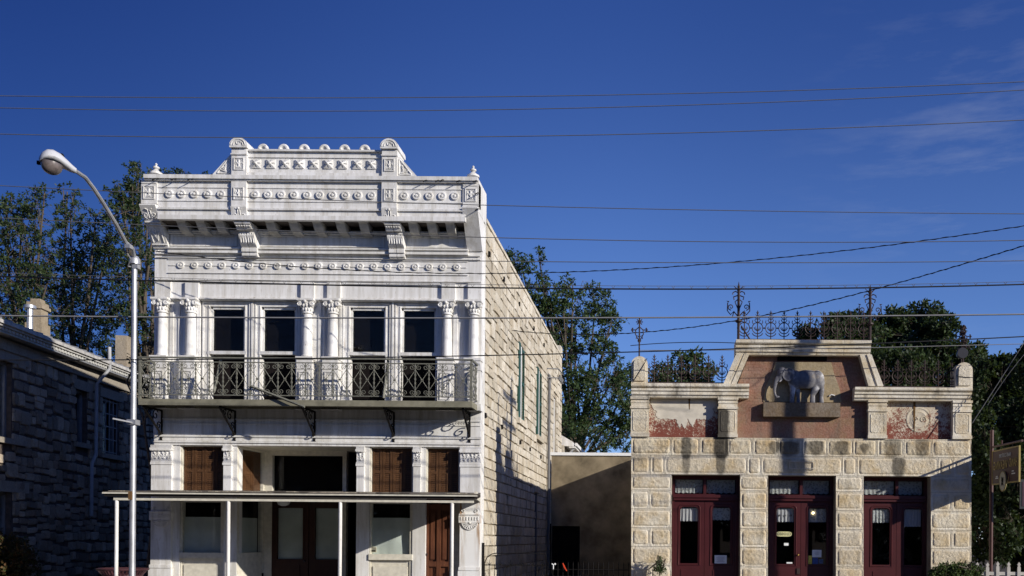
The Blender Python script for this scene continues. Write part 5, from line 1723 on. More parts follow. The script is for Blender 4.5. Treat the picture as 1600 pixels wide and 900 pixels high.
# rubble: uneven courses, jumper stones, each stone an object
rr = random.Random(21)
cells = []
z = 0.05
taken = []
while z < ZG - .45:
    h = rr.choice((.22, .3, .36, .5)) * rr.uniform(.9, 1.1)
    if ZG - .42 - z - h < .18: h = ZG - .42 - z
    t = -3 + rr.uniform(0, .3)
    nxt = []
    while t < HL:
        hit_ = [q for q in taken if q[0] <= t + .02 < q[1]]
        if hit_: t = hit_[0][1]; continue
        wd = rr.uniform(.24, .56)
        ahead = [q[0] for q in taken if q[0] > t]
        wd = min([wd, HL - t] + [q - t for q in ahead])
        if wd < .07: t += wd + .001; continue
        parts = [(t, t + wd, z, z + h)]
        if h > .42 and rr.random() < .6:
            s_ = rr.uniform(.4, .6); parts = [(t, t + wd, z, z + h * s_), (t, t + wd, z + h * s_, z + h)]
        if len(parts) == 1 and rr.random() < .2 and z + h * 1.9 < ZG - .42 and z + h < ZG - .9:   # a jumper stone that rises into the next course
            parts = [(t, t + wd, z, z + h - rr.uniform(.02, .05))]
        for a, b, c0, c1 in parts:
            if any(not (b < o[0] - .02 or a > o[1] + .02 or c1 < o[2] - .2 or c0 > o[3] + .32) for o in ops):
                for o in ops:                                        # trim to the jamb where only partly in the way
                    if not (c1 < o[2] - .2 or c0 > o[3] + .32):
                        if a < o[0] - .1 and b > o[0]: b = o[0] - .01
                        elif b > o[1] + .1 and a < o[1]: a = o[1] + .01
                if any(not (b < o[0] or a > o[1] or c1 < o[2] - .2 or c0 > o[3] + .32) for o in ops) or b - a < .08: continue
            j = lambda: rr.uniform(.006, .026)
            cells.append((a + j(), b - j(), c0 + j(), c1 - j(), rr.uniform(.03, .075)))
        t += wd
    over = {}
    z += h
def hvis(c):
    w = HA + HU * ((c[0] + c[1]) / 2); rat = D / (D + w.y)
    px = PX + w.x * K * rat
    ok = -10 < px < 240 and (c[2] + c[3]) / 2 > .3
    return -((c[1] - c[0]) * (c[3] - c[2]) * rat ** 3) + (0 if ok else 99)
cells.sort(key=hvis)
kit2 = unit_stones(RUBBLE, 9, .2, 'rubble_stone')
# local -y of the unit stone must face outwards
lay_stones(cells, kit2, HA - HN * .02, HU, HN, H, 'rubble_stone', RUBBLE, wild=.14)
DRESSED = m_stone('dressed_grey_stone', (0.30, 0.27, 0.23), (0.36, 0.33, 0.28), (0.25, 0.2, 0.14), .4, .4, .4, 14)
HFRAME = plain('grey_blue_window_paint', (0.22, 0.23, 0.25), .6, .3, .15, 6)
for i, (t0, t1, z0, z1) in enumerate(ops):
    if i < 2: lt0, lt1 = t0 - .3, t1 + .75
    else: lt0, lt1 = t0 - .22, t1 + .25
    hbox(MB(), lt0, lt1, z1 + .002, z1 + .32, -.3, .05).build('lintel', DRESSED, H)
    if i != 1: hbox(MB(), t0 - .12, t1 + (.6 if i == 0 else .12), z0 - .16, z0 - .002, -.3, .10).build('sill', DRESSED, H)
    m = MB(); fw = .09
    hbox(m, t0, t0 + fw, z0, z1, -.28, -.16); hbox(m, t1 - fw, t1, z0, z1, -.28, -.16); hbox(m, t0 + fw, t1 - fw, z1 - fw, z1, -.28, -.16)
    win = m.build('window', HFRAME, H)
    hbox(MB(), t0 + fw, t1 - fw, z0, z1 - fw, -.235, -.225).build('pane', GLASS, win)
    hbox(MB(), t0, t1, z0, z1, -.40, -.38).build('dark_screen', DARKROOM, win)
    if i == 3:                                                       # iron grille
        n = 4
        for k2 in range(n + 1):
            t = t0 + .05 + (t1 - t0 - .1) * k2 / n
            hbox(MB(), t - .016, t + .016, z0, z1, -.06, -.03).build('grille_bar', HFRAME, win)
        for k2 in range(5):
            z_ = z0 + .08 + (z1 - z0 - .16) * k2 / 4
            hbox(MB(), t0 + .034, t1 - .034, z_ - .016, z_ + .016, -.055, -.035).build('grille_bar', HFRAME, win)
# eaves: frieze, dentilled cornice, gutter and roof
hbox(MB(), -3, HL, ZG - .42, ZG - .1, -.4, .10).build('frieze', DRESSED, H)
m = MB(); t = -2.9
hbox(m, -3.2, HL + .3, ZG - .06, ZG + .0, -.2, .42)
cor = m.build('eaves_board', TIN, H)
m = MB()
while t < HL + .2:
    hbox(m, t, t + .09, ZG + .002, ZG + .085, .30, .455); t += .17
tag(m.build('dentil_band', plain('dentil_paint', (0.5, 0.5, 0.48), .6, .2), cor), kind='stuff')
m = MB()
hbox(m, -3.2, HL + .3, ZG + .09, ZG + .15, .1, .50); hbox(m, -3.2, HL + .3, ZG + .155, ZG + .25, .2, .56)
m.build('gutter', plain('old_gutter_paint', (0.42, 0.41, 0.39), .55, .3, .3, 6), cor)
def hroof(o): return ZG + .26 + max(0, (.5 - o)) * math.tan(R_(13))
m = MB(); n0 = len(m.v)
nseam = 34
for k2 in range(nseam):
    a = -3.2 + (HL + 3.5) * k2 / nseam; b = -3.2 + (HL + 3.5) * (k2 + 1) / nseam
    vs_ = [hw(a, hroof(.5), .5), hw(b, hroof(.5), .5), hw(b, hroof(-4.2), -4.2), hw(a, hroof(-4.2), -4.2)]
    m.add(vs_ + [(x, y, z_ + .03) for x, y, z_ in vs_], [(0, 1, 2, 3), (4, 7, 6, 5), (0, 4, 5, 1), (1, 5, 6, 2), (2, 6, 7, 3), (3, 7, 4, 0)])
    vs_ = [hw(a - .015, hroof(.5) + .03, .5), hw(a + .015, hroof(.5) + .03, .5), hw(a + .015, hroof(-4.2) + .03, -4.2), hw(a - .015, hroof(-4.2) + .03, -4.2)]
    m.add(vs_ + [(x, y, z_ + .04) for x, y, z_ in vs_], [(0, 1, 2, 3), (4, 7, 6, 5), (0, 4, 5, 1), (1, 5, 6, 2), (2, 6, 7, 3), (3, 7, 4, 0)])
# far slope
vs_ = [hw(-3.2, hroof(-4.2), -4.2), hw(HL + .3, hroof(-4.2), -4.2), hw(HL + .3, ZG + .2, -9), hw(-3.2, ZG + .2, -9)]
m.add(vs_ + [(x, y, z_ + .03) for x, y, z_ in vs_], [(0, 1, 2, 3), (4, 7, 6, 5), (0, 4, 5, 1), (1, 5, 6, 2), (2, 6, 7, 3), (3, 7, 4, 0)])
ROOF = m.build('roof', TIN, H)
CHST = m_stone('tan_chimney_stone', (0.30, 0.24, 0.16), (0.33, 0.27, 0.19), (0.2, 0.15, 0.09), .6, .6, .5, 9)
def hchimney(p0, p1, qt, qb, out, capped):
    t0, zt = hp(p0, qt, out); t1, _ = hp(p1, qt, out)
    zb = hp((p0 + p1) / 2, qb, out)[1] - .6
    d_ = (t1 - t0) * .75
    tm = (t0 + t1) / 2
    w_ = abs(d_)
    # near face seen obliquely: make the stack square on plan
    s_ = .21
    m = MB()
    hbox(m, tm - s_, tm + s_, zb, zt - (.34 if capped else 0), out - 2 * s_, out)
    if capped:
        hbox(m, tm - s_ - .06, tm + s_ + .06, zt - .34, zt - .24, out - 2 * s_ - .06, out + .06)
        hbox(m, tm - s_ - .02, tm + s_ + .02, zt - .238, zt - .12, out - 2 * s_ - .02, out + .02)
        hbox(m, tm - s_ + .06, tm + s_ - .06, zt - .118, zt, out - 2 * s_ + .06, out - .06)
        hbox(m, tm - s_ - .05, tm + s_ + .05, zb, zb + 1.0, out - 2 * s_ - .05, out + .05)
    c = m.build('chimney', CHST, ROOF)
for args in ((55, 84, 462, 526, -1.3, True), (189, 215, 520, 572, -.9, False)): hchimney(*args)
t, zt = hp(47, 476, -1.2)
m = MB(); x, y, _ = hw(t, 0, -1.2)
m.tube([(x, y, ZG), (x, y, zt)], .085, 8); m.lathe(x, y, [(.12, zt - .14), (.17, zt - .12), (.17, zt - .03), (.08, zt)], 10)
m.build('flue_pipe', METAL, ROOF, smooth=True)
# downpipe with a swan neck
tA, zA = hp(171, 556, .5); tB, zB = hp(150, 600, .12); tC, zC = hp(150, 712, .12); tD, zD = hp(143.5, 722, .12); zE = hp(143.5, 806, .12)[1]
PIPE = plain('grey_pipe_paint', (0.33, 0.34, 0.36), .5, .4)
MB().tube([hw(tA, zA + .3, .5), hw(tA, ZG + .02, .52), hw(tB, zB, .14), hw(tC, zC + .05, .12), hw(tD, zD - .05, .12), hw(tD, zE, .12)], .055, 8).build('downpipe', PIPE, H, smooth=True)

# ================================================================== THE YARD WALL BETWEEN THE BUILDINGS
YW = 13.3
yw_top = CH - (unroll(920, 712)[1]) / K * (D + YW) / D
xw0, xw1 = XR + .12, EL + .3
W = thing('yard_wall', 'plain stuccoed yard wall with a white metal coping closing the alley', 'wall', ((xw0 + xw1) / 2, YW, 0))
STUCCO = plain('stained_stucco', (0.21, 0.172, 0.115), .95, .1, .45, 1.6, bump=.3)
dx0, dx1 = X(862, YW, 830), X(906, YW, 830); dz = CH - unroll(885, 822)[1] / K * (D + YW) / D
m = MB(); m.box(xw0, dx0, YW, YW + .25, 0, yw_top); m.box(dx1, xw1, YW, YW + .25, 0, yw_top); m.box(dx0, dx1, YW, YW + .25, dz, yw_top)
m.build('stucco_face', STUCCO, W)
MB().box(xw0 - .05, xw1 + .05, YW - .06, YW + .3, yw_top + .002, yw_top + .12).build('coping', PAPER_WHITE, W)
m = MB()
n = 5
for k2 in range(n):
    a = dx0 + (dx1 - dx0) * k2 / n; MB().box(a + .008, a + (dx1 - dx0) / n - .008, YW + .14, YW + .18, .05, dz).build('door_board', DARKROOM, W)
MB().box(dx0 - .1, dx1 + .1, YW + .24, YW + .26, 0, dz + .1).build('door_backing', DARKROOM, W)
MB().tube([P3(858, 716, YW - .1), P3(857.5, 742, YW - .1)], .04, 6).build('overflow_pipe', BLACK, W)

# ================================================================== STREET LAMP
YL = -4.6
lx = X(208.5, YL, 650)
SL = thing('street_lamp', 'tall galvanised street lamp with an arm curving up to a cobra-head lantern', 'street lamp', (lx, YL, 0))
zlt = Z(413, YL, 208)
m = MB().tube([(lx, YL, .02), (lx, YL, zlt)], .06, 14, r1=.05)
m.build('pole', METAL, SL, smooth=True)
MB().lathe(lx, YL, [(.10, zlt), (.10, zlt + .1), (.06, zlt + .16)], 10).build('pole_cap', METAL, SL, smooth=True)
def lamp_at(px, py, y): return P3(px, py, y)
pa0 = Vector((lx, YL, zlt - .05))
arm = [lamp_at(210, 405, YL - .02), lamp_at(207, 388, YL - .2), lamp_at(196, 378, YL - .45), lamp_at(181, 350, YL - .9), lamp_at(161, 317, YL - 1.45), lamp_at(146, 294, YL - 1.85), lamp_at(133, 277, YL - 2.2), lamp_at(118, 267, YL - 2.55)]
MB().tube(arm, .038, 8, r1=.034).build('arm', METAL, SL, smooth=True)
m = MB().tube([lamp_at(208, 417, YL), lamp_at(200, 416, YL - .1), lamp_at(204, 404, YL - .2), lamp_at(197, 393, YL - .3), lamp_at(190, 390, YL - .3)], .012, 5)
m.build('supply_cable', WIRE_PALE, SL)
for px, py, y, s_ in ((200, 385, YL - .35, .045), (213, 417, YL, .055), (201, 385.5, YL - .4, .05)):
    p = lamp_at(px, py, y); MB().box(p.x - s_, p.x + s_, p.y - s_, p.y + s_, p.z - s_ * .7, p.z + s_ * .7).build('clamp', METAL, SL)
p = lamp_at(206, 660, YL - .1); q = lamp_at(176, 654, YL - .3)
MB().tube([p, q], .018, 6).build('flag_bracket', METAL, SL)
MB().box(lx - .085, lx + .085, YL - .085, YL + .085, Z(664, YL, 208), Z(656, YL, 208)).build('band', METAL, SL)
m = MB().box(lx - .04, lx + .03, YL - .09, YL - .065, Z(781, YL, 208), Z(768, YL, 208)); m.build('rust_tag', plain('rusty_tag', (0.16, 0.09, 0.04), .8, .1), SL)
# cobra head: lofted housing and hanging refractor bowl
h0, h1 = lamp_at(118, 267, YL - 2.55), lamp_at(62, 247, YL - 2.95)
ax = (h1 - h0); LN = ax.length; ax.normalize()
side = Vector((0, 0, 1)).cross(ax).normalized(); up = ax.cross(side).normalized()
if up.z < 0: up = -up
prof = [(0, .05, .045, .0), (.12, .075, .065, .01), (.3, .115, .10, .03), (.5, .155, .135, .05), (.7, .175, .15, .055), (.85, .165, .135, .045), (.95, .115, .095, .02), (1.0, .05, .04, .0)]
vs_, fs_ = [], []
for t, wr, hu, lift in prof:
    for k2 in range(16):
        a = 2 * PI * k2 / 16
        v = math.sin(a)
        vs_.append(h0 + ax * LN * t + side * wr * math.cos(a) + up * (lift + (hu * v if v > 0 else .055 * v * (1 if t > .1 else .8))))
for i in range(len(prof) - 1):
    for k2 in range(16):
        k3 = (k2 + 1) % 16
        fs_.append((i * 16 + k2, i * 16 + k3, (i + 1) * 16 + k3, (i + 1) * 16 + k2))
fs_ += [tuple(range(16)), tuple((len(prof) - 1) * 16 + k2 for k2 in range(16))]
head = MB().add(vs_, fs_).build('lantern', plain('pale_grey_enamel', (0.50, 0.51, 0.54), .4, .4, .05), SL, smooth=True)
m = MB(); vs_, fs_ = [], []
cb_ = h0 + ax * LN * .66
for i in range(7):
    a = PI / 2 * i / 6
    for k2 in range(18):
        b = 2 * PI * k2 / 18
        vs_.append(cb_ + ax * (LN * .31 * math.cos(a) ** .8 * math.cos(b)) + side * (.14 * math.cos(a) ** .8 * math.sin(b)) - up * (.02 + .18 * math.sin(a)))
for i in range(6):
    for k2 in range(18):
        k3 = (k2 + 1) % 18; fs_.append((i * 18 + k2, i * 18 + k3, (i + 1) * 18 + k3, (i + 1) * 18 + k2))
m.add(vs_, fs_).build('refractor', plain('smoky_refractor', (0.12, 0.10, 0.095), .25, .5, .4, 12), head, smooth=True)
seam = [h0 + ax * LN * t + side * -(wr + .004) + up * (lift - .005) for t, wr, hu, lift in prof[1:-1]]
MB().tube(seam, .008, 4).build('seam', WIRE_GREY, head)
p = h0 + ax * LN * .9 - side * .14 - up * .02
MB().box(p.x - .05, p.x + .05, p.y - .02, p.y + .02, p.z - .03, p.z + .03).build('latch', BLACK, head)
p = h0 + ax * LN * .42 + up * .16
MB().ell(p, (.04, .04, .05), 8, 6).build('photocell', BLACK, head)

# ================================================================== SIGN POST, SIGNS, PICKETS, BASKET
YS = .35
sx0 = X(1549, YS, 780)
SP = thing('sign_post', 'dark brown iron sign post with a cross arm at the right of the stone shop', 'sign post', (sx0, YS, 0))
POSTM = plain('brown_post_paint', (0.085, 0.04, 0.035), .5, .3, .15, 5)
MB().tube([(sx0, YS, 0.02), (sx0, YS, Z(672, YS, 1549))], .046, 10).build('post', POSTM, SP, smooth=True)
za = Z(699, YS, 1549)
AN = R_(85)                                                          # the arm swings out towards the street
ad = Vector((math.cos(AN), -math.sin(AN), 0))
MB().tube([Vector((sx0, YS, za)), Vector((sx0, YS, za)) + ad * 1.6], .028, 8).build('arm', POSTM, SP, smooth=True)
MB().tube([Vector((sx0, YS, za)) + ad * .55 + Vector((0, 0, .0)), Vector((sx0, YS, za)) + ad * .55 + Vector((0, 0, .12))], .02, 6).build('stub', POSTM, SP)
SIGNM = plain('sign_maroon', (0.045, 0.012, 0.016), .5, .3, .1, 6)
GOLD = plain('sign_gold_paint', (0.30, 0.23, 0.07), .5, .3, .1, 8)
s0 = .06; sw, sh = 1.42, .86
zs1 = za - .10
sb = Vector((sx0, YS, 0)) + ad * (s0 + sw / 2)
S = thing('hanging_sign', 'maroon hanging sign with gold reversed lettering and an oval emblem', 'sign', (sb.x, sb.y, zs1))
def sign_part(mbd, name, m, par):
    mbd.v = [(sb.x + ad.x * x - ad.y * -y * -1 * -1 + (-ad.y) * -y * 0 + ad.y * y * 0, 0, z_) if False else (sb.x + ad.x * x - ad.y * y, sb.y + ad.y * x + ad.x * y, zs1 + z_) for x, y, z_ in mbd.v]
    return mbd.build(name, m, par)
sign_part(MB().box(-sw / 2 + .03, sw / 2 - .03, -.015, .015, -sh + .03, -.03), 'board', SIGNM, S)
m = MB(); framed(m, -sw / 2, sw / 2, -sh, 0, -.006, .032, .016); m.box(-sw / 2, sw / 2, -.005, .02, -.032, 0)
m.box(sw / 2 - .032, sw / 2, -.005, .02, -sh, -.033)
sign_part(m, 'frame', GOLD, S)
for x in (-.32, .32): sign_part(MB().tube([(x, 0, 0), (x, 0, .09)], .012, 5), 'hanger', BLACK, S)
def letter(body, size, x, z_, m, w_=None, par=None):
    me = text_mesh(body, size, .003, m, True)
    if w_:
        xs = [v.co.x for v in me.vertices]; k2 = w_ / (max(xs) - min(xs))
        for v in me.vertices: v.co.x *= k2
    p = (sb.x + ad.x * x + ad.y * .022, sb.y + ad.y * x - ad.x * .022, zs1 + z_)
    return link(me, 'lettering', par or S, p, (0, 0, -AN))
PALE = plain('sign_pale_lettering', (0.66, 0.66, 0.60), .6, .2, .05)
GOLD_DULL = plain('sign_dull_gold', (0.46, 0.35, 0.13), .6, .2, .1, 8)
letter('HAAS CUSTOM', .13, .0, -.17, PALE, .60)
letter('HAND', .30, .42, -.38, GOLD_DULL, .42); letter('WEAVING', .30, -.24, -.40, GOLD_DULL, .74)
for x_, z_, w_ in ((-.44, -.66, .10), (-.44, -.70, .16), (.40, -.58, .10), (.43, -.64, .18)):   # small print, too fine to read
    sign_part(MB().box(x_ - w_ / 2, x_ + w_ / 2, -.020, -.0155, z_ - .014, z_ + .014), 'small_print', PALE, S)
m = MB()
pts = [(.17 * math.cos(2 * PI * i / 28), .24 * math.sin(2 * PI * i / 28)) for i in range(28)]
m.prism([(x - .06, z_ - .80) for x, z_ in pts], 'y', -.055, -.022)
em_ = sign_part(m, 'emblem', plain('emblem_cream', (0.42, 0.40, 0.30), .6, .2, .08), S)
m = MB().tube([(-.06 + .168 * math.cos(2 * PI * i / 28), -.045, -.80 + .238 * math.sin(2 * PI * i / 28)) for i in range(28)], .016, 5, closed=True); sign_part(m, 'emblem_rim', GOLD, em_)
m = MB(); rr = random.Random(2)                                      # dark loom figure on the emblem
m.box(-.10, -.085, -.062, -.056, -.90, -.70); m.box(-.03, -.015, -.062, -.056, -.90, -.70); m.box(-.12, -.0, -.062, -.056, -.78, -.765); m.box(-.11, -.01, -.061, -.056, -.88, -.84)
m.box(-.075, -.045, -.063, -.056, -.83, -.72)
tag(sign_part(m, 'emblem_figure', BLACK, em_), kind='stuff')
for sx in (-1, 1):
    m = MB().tube([(-.06 + sx * .19, -.02, -.86), (-.06 + sx * .25, -.02, -.74), (-.06 + sx * .23, -.02, -.66)], .018, 5, r1=.004); sign_part(m, 'flourish', GOLD_DULL, S)
# second smaller sign, cut by the frame of the picture
x0, x1 = X(1593.5, YS - .5, 770), X(1640, YS - .5, 770)
m = MB().box(x0, x1, YS - .52, YS - .48, Z(795, YS - .5, 1594), Z(749, YS - .5, 1594))
S2 = tag(m.build('small_sign', plain('dull_blue_grey', (0.035, 0.04, 0.045), .5, .3), None, (x0, YS - .5, 2.8)), 'small grey-framed dark sign below the maroon hanging sign at the right edge', 'sign')
m = MB().box(x0 + .05, x1 - .05, YS - .53, YS - .522, Z(791, YS - .5, 1594), Z(753, YS - .5, 1594)); m.build('face', plain('wine_sign_face', (0.06, 0.03, 0.045), .5, .3, .2, 20), S2)
MB().tube([(x0 + .4, YS - .5, Z(749, YS - .5, 1594)), (x0 + .4, YS - .5, za + .3)], .015, 5).build('hanger', BLACK, S2)

# white picket fence
YF = -.7
PF = thing('picket_fence', 'white picket fence with pointed tops at the lower right corner', 'fence', (X(1570, YF, 890), YF, 0))
PICK = plain('picket_paint', (0.42, 0.40, 0.37), .7, .2, .15, 9)
zpt = Z(878, YF, 1570)
pk = MB().prism([(-.038, -1.1), (.038, -1.1), (.038, -.13), (.022, -.10), (.04, -.06), (0, 0), (-.04, -.06), (-.022, -.10), (-.038, -.13)], 'y', -.012, .012).mesh('picket', PICK)
x = X(1527, YF, 890); i = 0
while x < X(1680, YF, 890):
    link(pk, 'picket', PF, (x, YF, zpt + random.uniform(-.012, .012))); x += .245 + (.02 if i % 4 == 2 else -.0); i += 1
for zq in (.35, .95): MB().box(X(1522, YF, 890), X(1680, YF, 890), YF + .014, YF + .05, zpt - zq * .8 - .04, zpt - zq * .8 + .04).build('rail', PICK, PF)

# litter basket
YT = -1.2
tx = X(192, YT, 890); zt = Z(888, YT, 192)
TB = thing('litter_basket', 'dark wine-red slatted metal litter basket behind the lamp post', 'litter bin', (tx, YT, 0))
BK = plain('dark_wine_metal', (0.05, 0.018, 0.022), .5, .35, .2, 8)
MB().tube([(tx + .52 * math.cos(a), YT + .52 * math.sin(a), zt - .02) for a in [2 * PI * i / 28 for i in range(28)]], .03, 6, closed=True).build('rim', BK, TB, smooth=True)
sl = MB().add([(.52, -.02, -.02), (.52, .02, -.02), (.40, .02, -.16), (.40, -.02, -.16), (.36, .02, -.75), (.36, -.02, -.75), (.53, -.02, -.02), (.53, .02, -.02), (.415, .02, -.16), (.415, -.02, -.16), (.375, .02, -.75), (.375, -.02, -.75)],
              [(0, 3, 2, 1), (3, 5, 4, 2), (6, 7, 8, 9), (9, 8, 10, 11), (0, 1, 7, 6), (4, 5, 11, 10), (0, 6, 9, 3), (3, 9, 11, 5), (1, 2, 8, 7), (2, 4, 10, 8)]).mesh('slat', BK)
for k2 in range(36): link(sl, 'slat', TB, (tx, YT, zt), (0, 0, 2 * PI * k2 / 36))
MB().lathe(tx, YT, [(.34, .04), (.34, zt - .25), (.33, zt - .25), (.33, .06)], 20).build('liner', BLACK, TB)
MB().lathe(tx, YT, [(.40, zt - .16), (.42, zt - .14), (.42, zt - .17)], 20).build('band', BK, TB)

# wrought-iron gate and fence across the alley mouth
YG = .25
G = thing('iron_gate', 'black wrought-iron gate with a hooped end closing the alley', 'gate', (X(800, YG, 890), YG, 0))
zt_, zm_ = Z(870, YG, 800), Z(883, YG, 800)
m = MB().box(xx(753.5, 880, YG), xx(756.5, 880, YG), YG - .02, YG + .03, .02, Z(848, YG, 755)); m.build('gate_post', BLACK, G)
xg0, xg1 = X(757, YG, 880), X(853, YG, 880)
hoop = [(xg0, YG, .1), (xg0, YG, Z(880, YG, 757)), (xg0 + .06, YG, Z(871, YG, 757)), (xg0 + .18, YG, Z(865.5, YG, 757)), (xg0 + .32, YG, Z(864, YG, 757)), (xg1 - .02, YG, Z(865, YG, 800)), (xg1, YG, .1)]
MB().tube(hoop, .013, 5).build('gate_hoop', BLACK, G)
MB().tube([(xg0, YG, zm_), (xg1, YG, zm_)], .013, 5).build('gate_rail', BLACK, G)
br = MB().tube([(0, 0, -1.0), (0, 0, .02)], .009, 4).mesh('gate_bar', BLACK)
for k2 in range(11): link(br, 'gate_bar', G, (xg0 + .12 + (xg1 - xg0 - .2) * k2 / 10, YG, zm_))
sp_ = MB().tube([(0, 0, 0), (0, 0, .12)], .012, 5, r1=.003); sp_.tube([(-.05, 0, .04), (0, 0, -.02), (.05, 0, .04)], .008, 4)
spm = sp_.mesh('spear_finial', BLACK)
for k2 in range(0, 11, 2): link(spm, 'spear_finial', G, (xg0 + .12 + (xg1 - xg0 - .2) * k2 / 10, YG, zm_ + .02))
F2 = thing('iron_fence', 'black iron fence in the dark alley beside the shop', 'fence', (X(925, YG, 890), YG, 0))
xf0, xf1 = X(856, YG, 880), EL - .05
fb = MB().tube([(0, 0, -1.0), (0, 0, .08)], .009, 4).tube([(0, 0, .08), (0, 0, .16)], .014, 4, r1=.002).mesh('fence_bar', BLACK)
n = 17
for k2 in range(n): link(fb, 'fence_bar', F2, (xf0 + (xf1 - xf0) * k2 / (n - 1), YG, zm_ - .06))
for zq in (zm_ - .1, zm_ - .75): MB().tube([(xf0, YG, zq), (xf1, YG, zq)], .011, 4).build('fence_rail', BLACK, F2)
p = P3(882, 886, YG - .06)
m = MB().prism([(-.05, .09), (-.03, .1), (.03, -.02), (.07, -.10), (.05, -.10), (-.01, -.02)], 'y', -.01, .01)
m.v = [(x + p.x, y + p.y, z_ + p.z) for x, y, z_ in m.v]
tag(m.build('red_tag', plain('orange_red_plastic', (0.62, 0.06, 0.02), .5, .3, .05), None, tuple(p)), 'small orange-red plastic strip caught on the alley fence', 'strip')
p = P3(864.5, 884.5, YG - .06)
m = MB()
for a, b in (((0, 0, -.08), (0, 0, .03)), ((0, 0, .03), (-.04, 0, .06)), ((0, 0, .03), (.05, 0, .07)), ((.05, 0, .07), (.05, 0, .03))): m.tube([p + Vector(a), p + Vector(b)], .014, 5)
tag(m.build('white_tie', PAPER_WHITE, None, tuple(p)), 'scrap of white ribbon tied to the alley gate', 'ribbon')

# ================================================================== OVERHEAD WIRES
PLX = 10.6
def wire(label, pts, y, r_, m, name='overhead_wire', cat='wire', tw=False, group='overhead wires along the street'):
    """a hanging wire through the measured points (a smooth curve through them, running on beyond both ends)"""
    ps = sorted(pts)
    xs = [p[0] for p in ps]; ys = [p[1] for p in ps]
    n = 46
    deg = min(len(ps) - 1, 3) if len(ps) > 2 else 1
    co_ = np.polyfit(np.array(xs) / 1600, ys, min(deg, 2) if len(ps) < 5 else 3)
    out = []
    a, b = xs[0], xs[-1]
    for i in range(n + 1):
        t = a + (b - a) * i / n
        yy = y(t) if callable(y) else y
        out.append(P3(t, float(np.polyval(co_, t / 1600)), yy))
    q = MB().tube(out, r_, 5)
    if tw:
        # a second strand wound round the first
        o2 = []
        for i in range(len(out) * 6 - 5):
            k2, f = divmod(i, 6); f /= 6
            p = out[k2].lerp(out[min(k2 + 1, len(out) - 1)], f)
            a_ = i * 1.1
            o2.append(p + Vector((0, math.cos(a_), math.sin(a_))) * r_ * 1.5)
        q.tube(o2, r_ * .7, 4)
    return tag(q.build(name, m), label, cat, group)
YWI = -5.0
wire('topmost grey wire crossing the open sky', [(-500, 140), (0, 149), (400, 153), (800, 152), (1200, 142), (1600, 127), (1800, 118)], YWI, .0075, WIRE_GREY)
wire('second grey wire from the top of the sky', [(-500, 152), (0, 168), (400, 174), (800, 171), (1200, 160), (1600, 140), (1800, 128)], YWI - .3, .0075, WIRE_GREY)
wire('third grey wire down, just clearing the white pediment', [(-500, 192), (0, 209), (400, 215.5), (800, 213), (1200, 204), (1600, 187), (1800, 177)], YWI - .6, .0075, WIRE_GREY)
wire('thin wire passing in front of the row of roundels on the white cornice', [(-400, 265), (0, 290), (240, 302), (745, 320), (1200, 330), (1600, 334), (1800, 335)], YWI, .0075, WIRE_GREY)
wire('thin pale wire level with the top of the side wall parapet', [(-400, 320), (0, 340), (250, 352), (780, 373), (1200, 378), (1600, 374), (1800, 371)], YWI + .1, .008, WIRE_GREY)
wire('thin grey wire grazing the white frieze below the brackets', [(241, 399), (480, 403), (755, 408), (1200, 411), (1600, 406.5), (1800, 404)], YWI + .2, .008, WIRE_GREY)
wire('dark twisted cable from the left corner of the white front, climbing to the right', [(241, 393), (500, 417), (750, 427), (900, 427), (1150, 410), (1330, 389), (1600, 352), (1800, 320)], lambda t: -.65 if t < 260 else -.65 - 4.2 * (t - 260) / 1540, .008, WIRE_BLACK, tw=True)
wire('thick black telephone cable in front of the upper windows head', [(-500, 416), (0, 430), (240, 438), (500, 447), (753, 450.5), (1150, 450.5), (1600, 443), (1800, 438)], YWI + .4, .015, WIRE_BLACK)
wire('thin steel strand hung just above the thick black telephone cable', [(-500, 411), (0, 425), (240, 433), (500, 442), (753, 445.5), (1150, 446), (1600, 438.5), (1800, 434)], YWI + .4, .005, WIRE_GREY)
wire('thick pale grey cable crossing the window capitals', [(-500, 486), (0, 493), (240, 495.5), (760, 497), (1200, 495), (1600, 491), (1800, 488)], YWI + .6, .016, WIRE_PALE)
wire('dark cable just above the balcony rail, rising to the right', [(-500, 560), (0, 563), (240, 561), (760, 556), (1150, 545), (1600, 525), (1800, 515)], YWI + .3, .012, WIRE_BLACK)
wire('twisted dark service drop climbing steeply across the sky to the upper right', [(800, 517), (990, 518), (1150, 504), (1300, 469), (1450, 426), (1600, 386), (1800, 325)], lambda t: 4 - 8.2 * (t - 800) / 1000, .010, WIRE_BLACK, tw=True)
wire('short dark wire between the corner finial and the centre block of the stone shop', [(985, 540), (1002, 538.5), (1150, 536)], -.1, .010, WIRE_BLACK)
wire('thin wire in front of the top cornice of the stone shop running right', [(1000, 546.5), (1150, 549), (1360, 540), (1530, 541), (1600, 538), (1700, 534)], -.7, .009, WIRE_PALE)
wire('guy wire slanting down to the right corner of the stone shop', [(1519, 661), (1560, 598), (1600, 535), (1650, 456)], -.4, .010, WIRE_GREY, 'guy_wire', group='guy wires at the shop corner')
wire('second slack guy wire just right of the shop corner', [(1543, 634), (1570, 590), (1600, 556), (1650, 505)], -.5, .007, WIRE_GREY, 'guy_wire', group='guy wires at the shop corner')
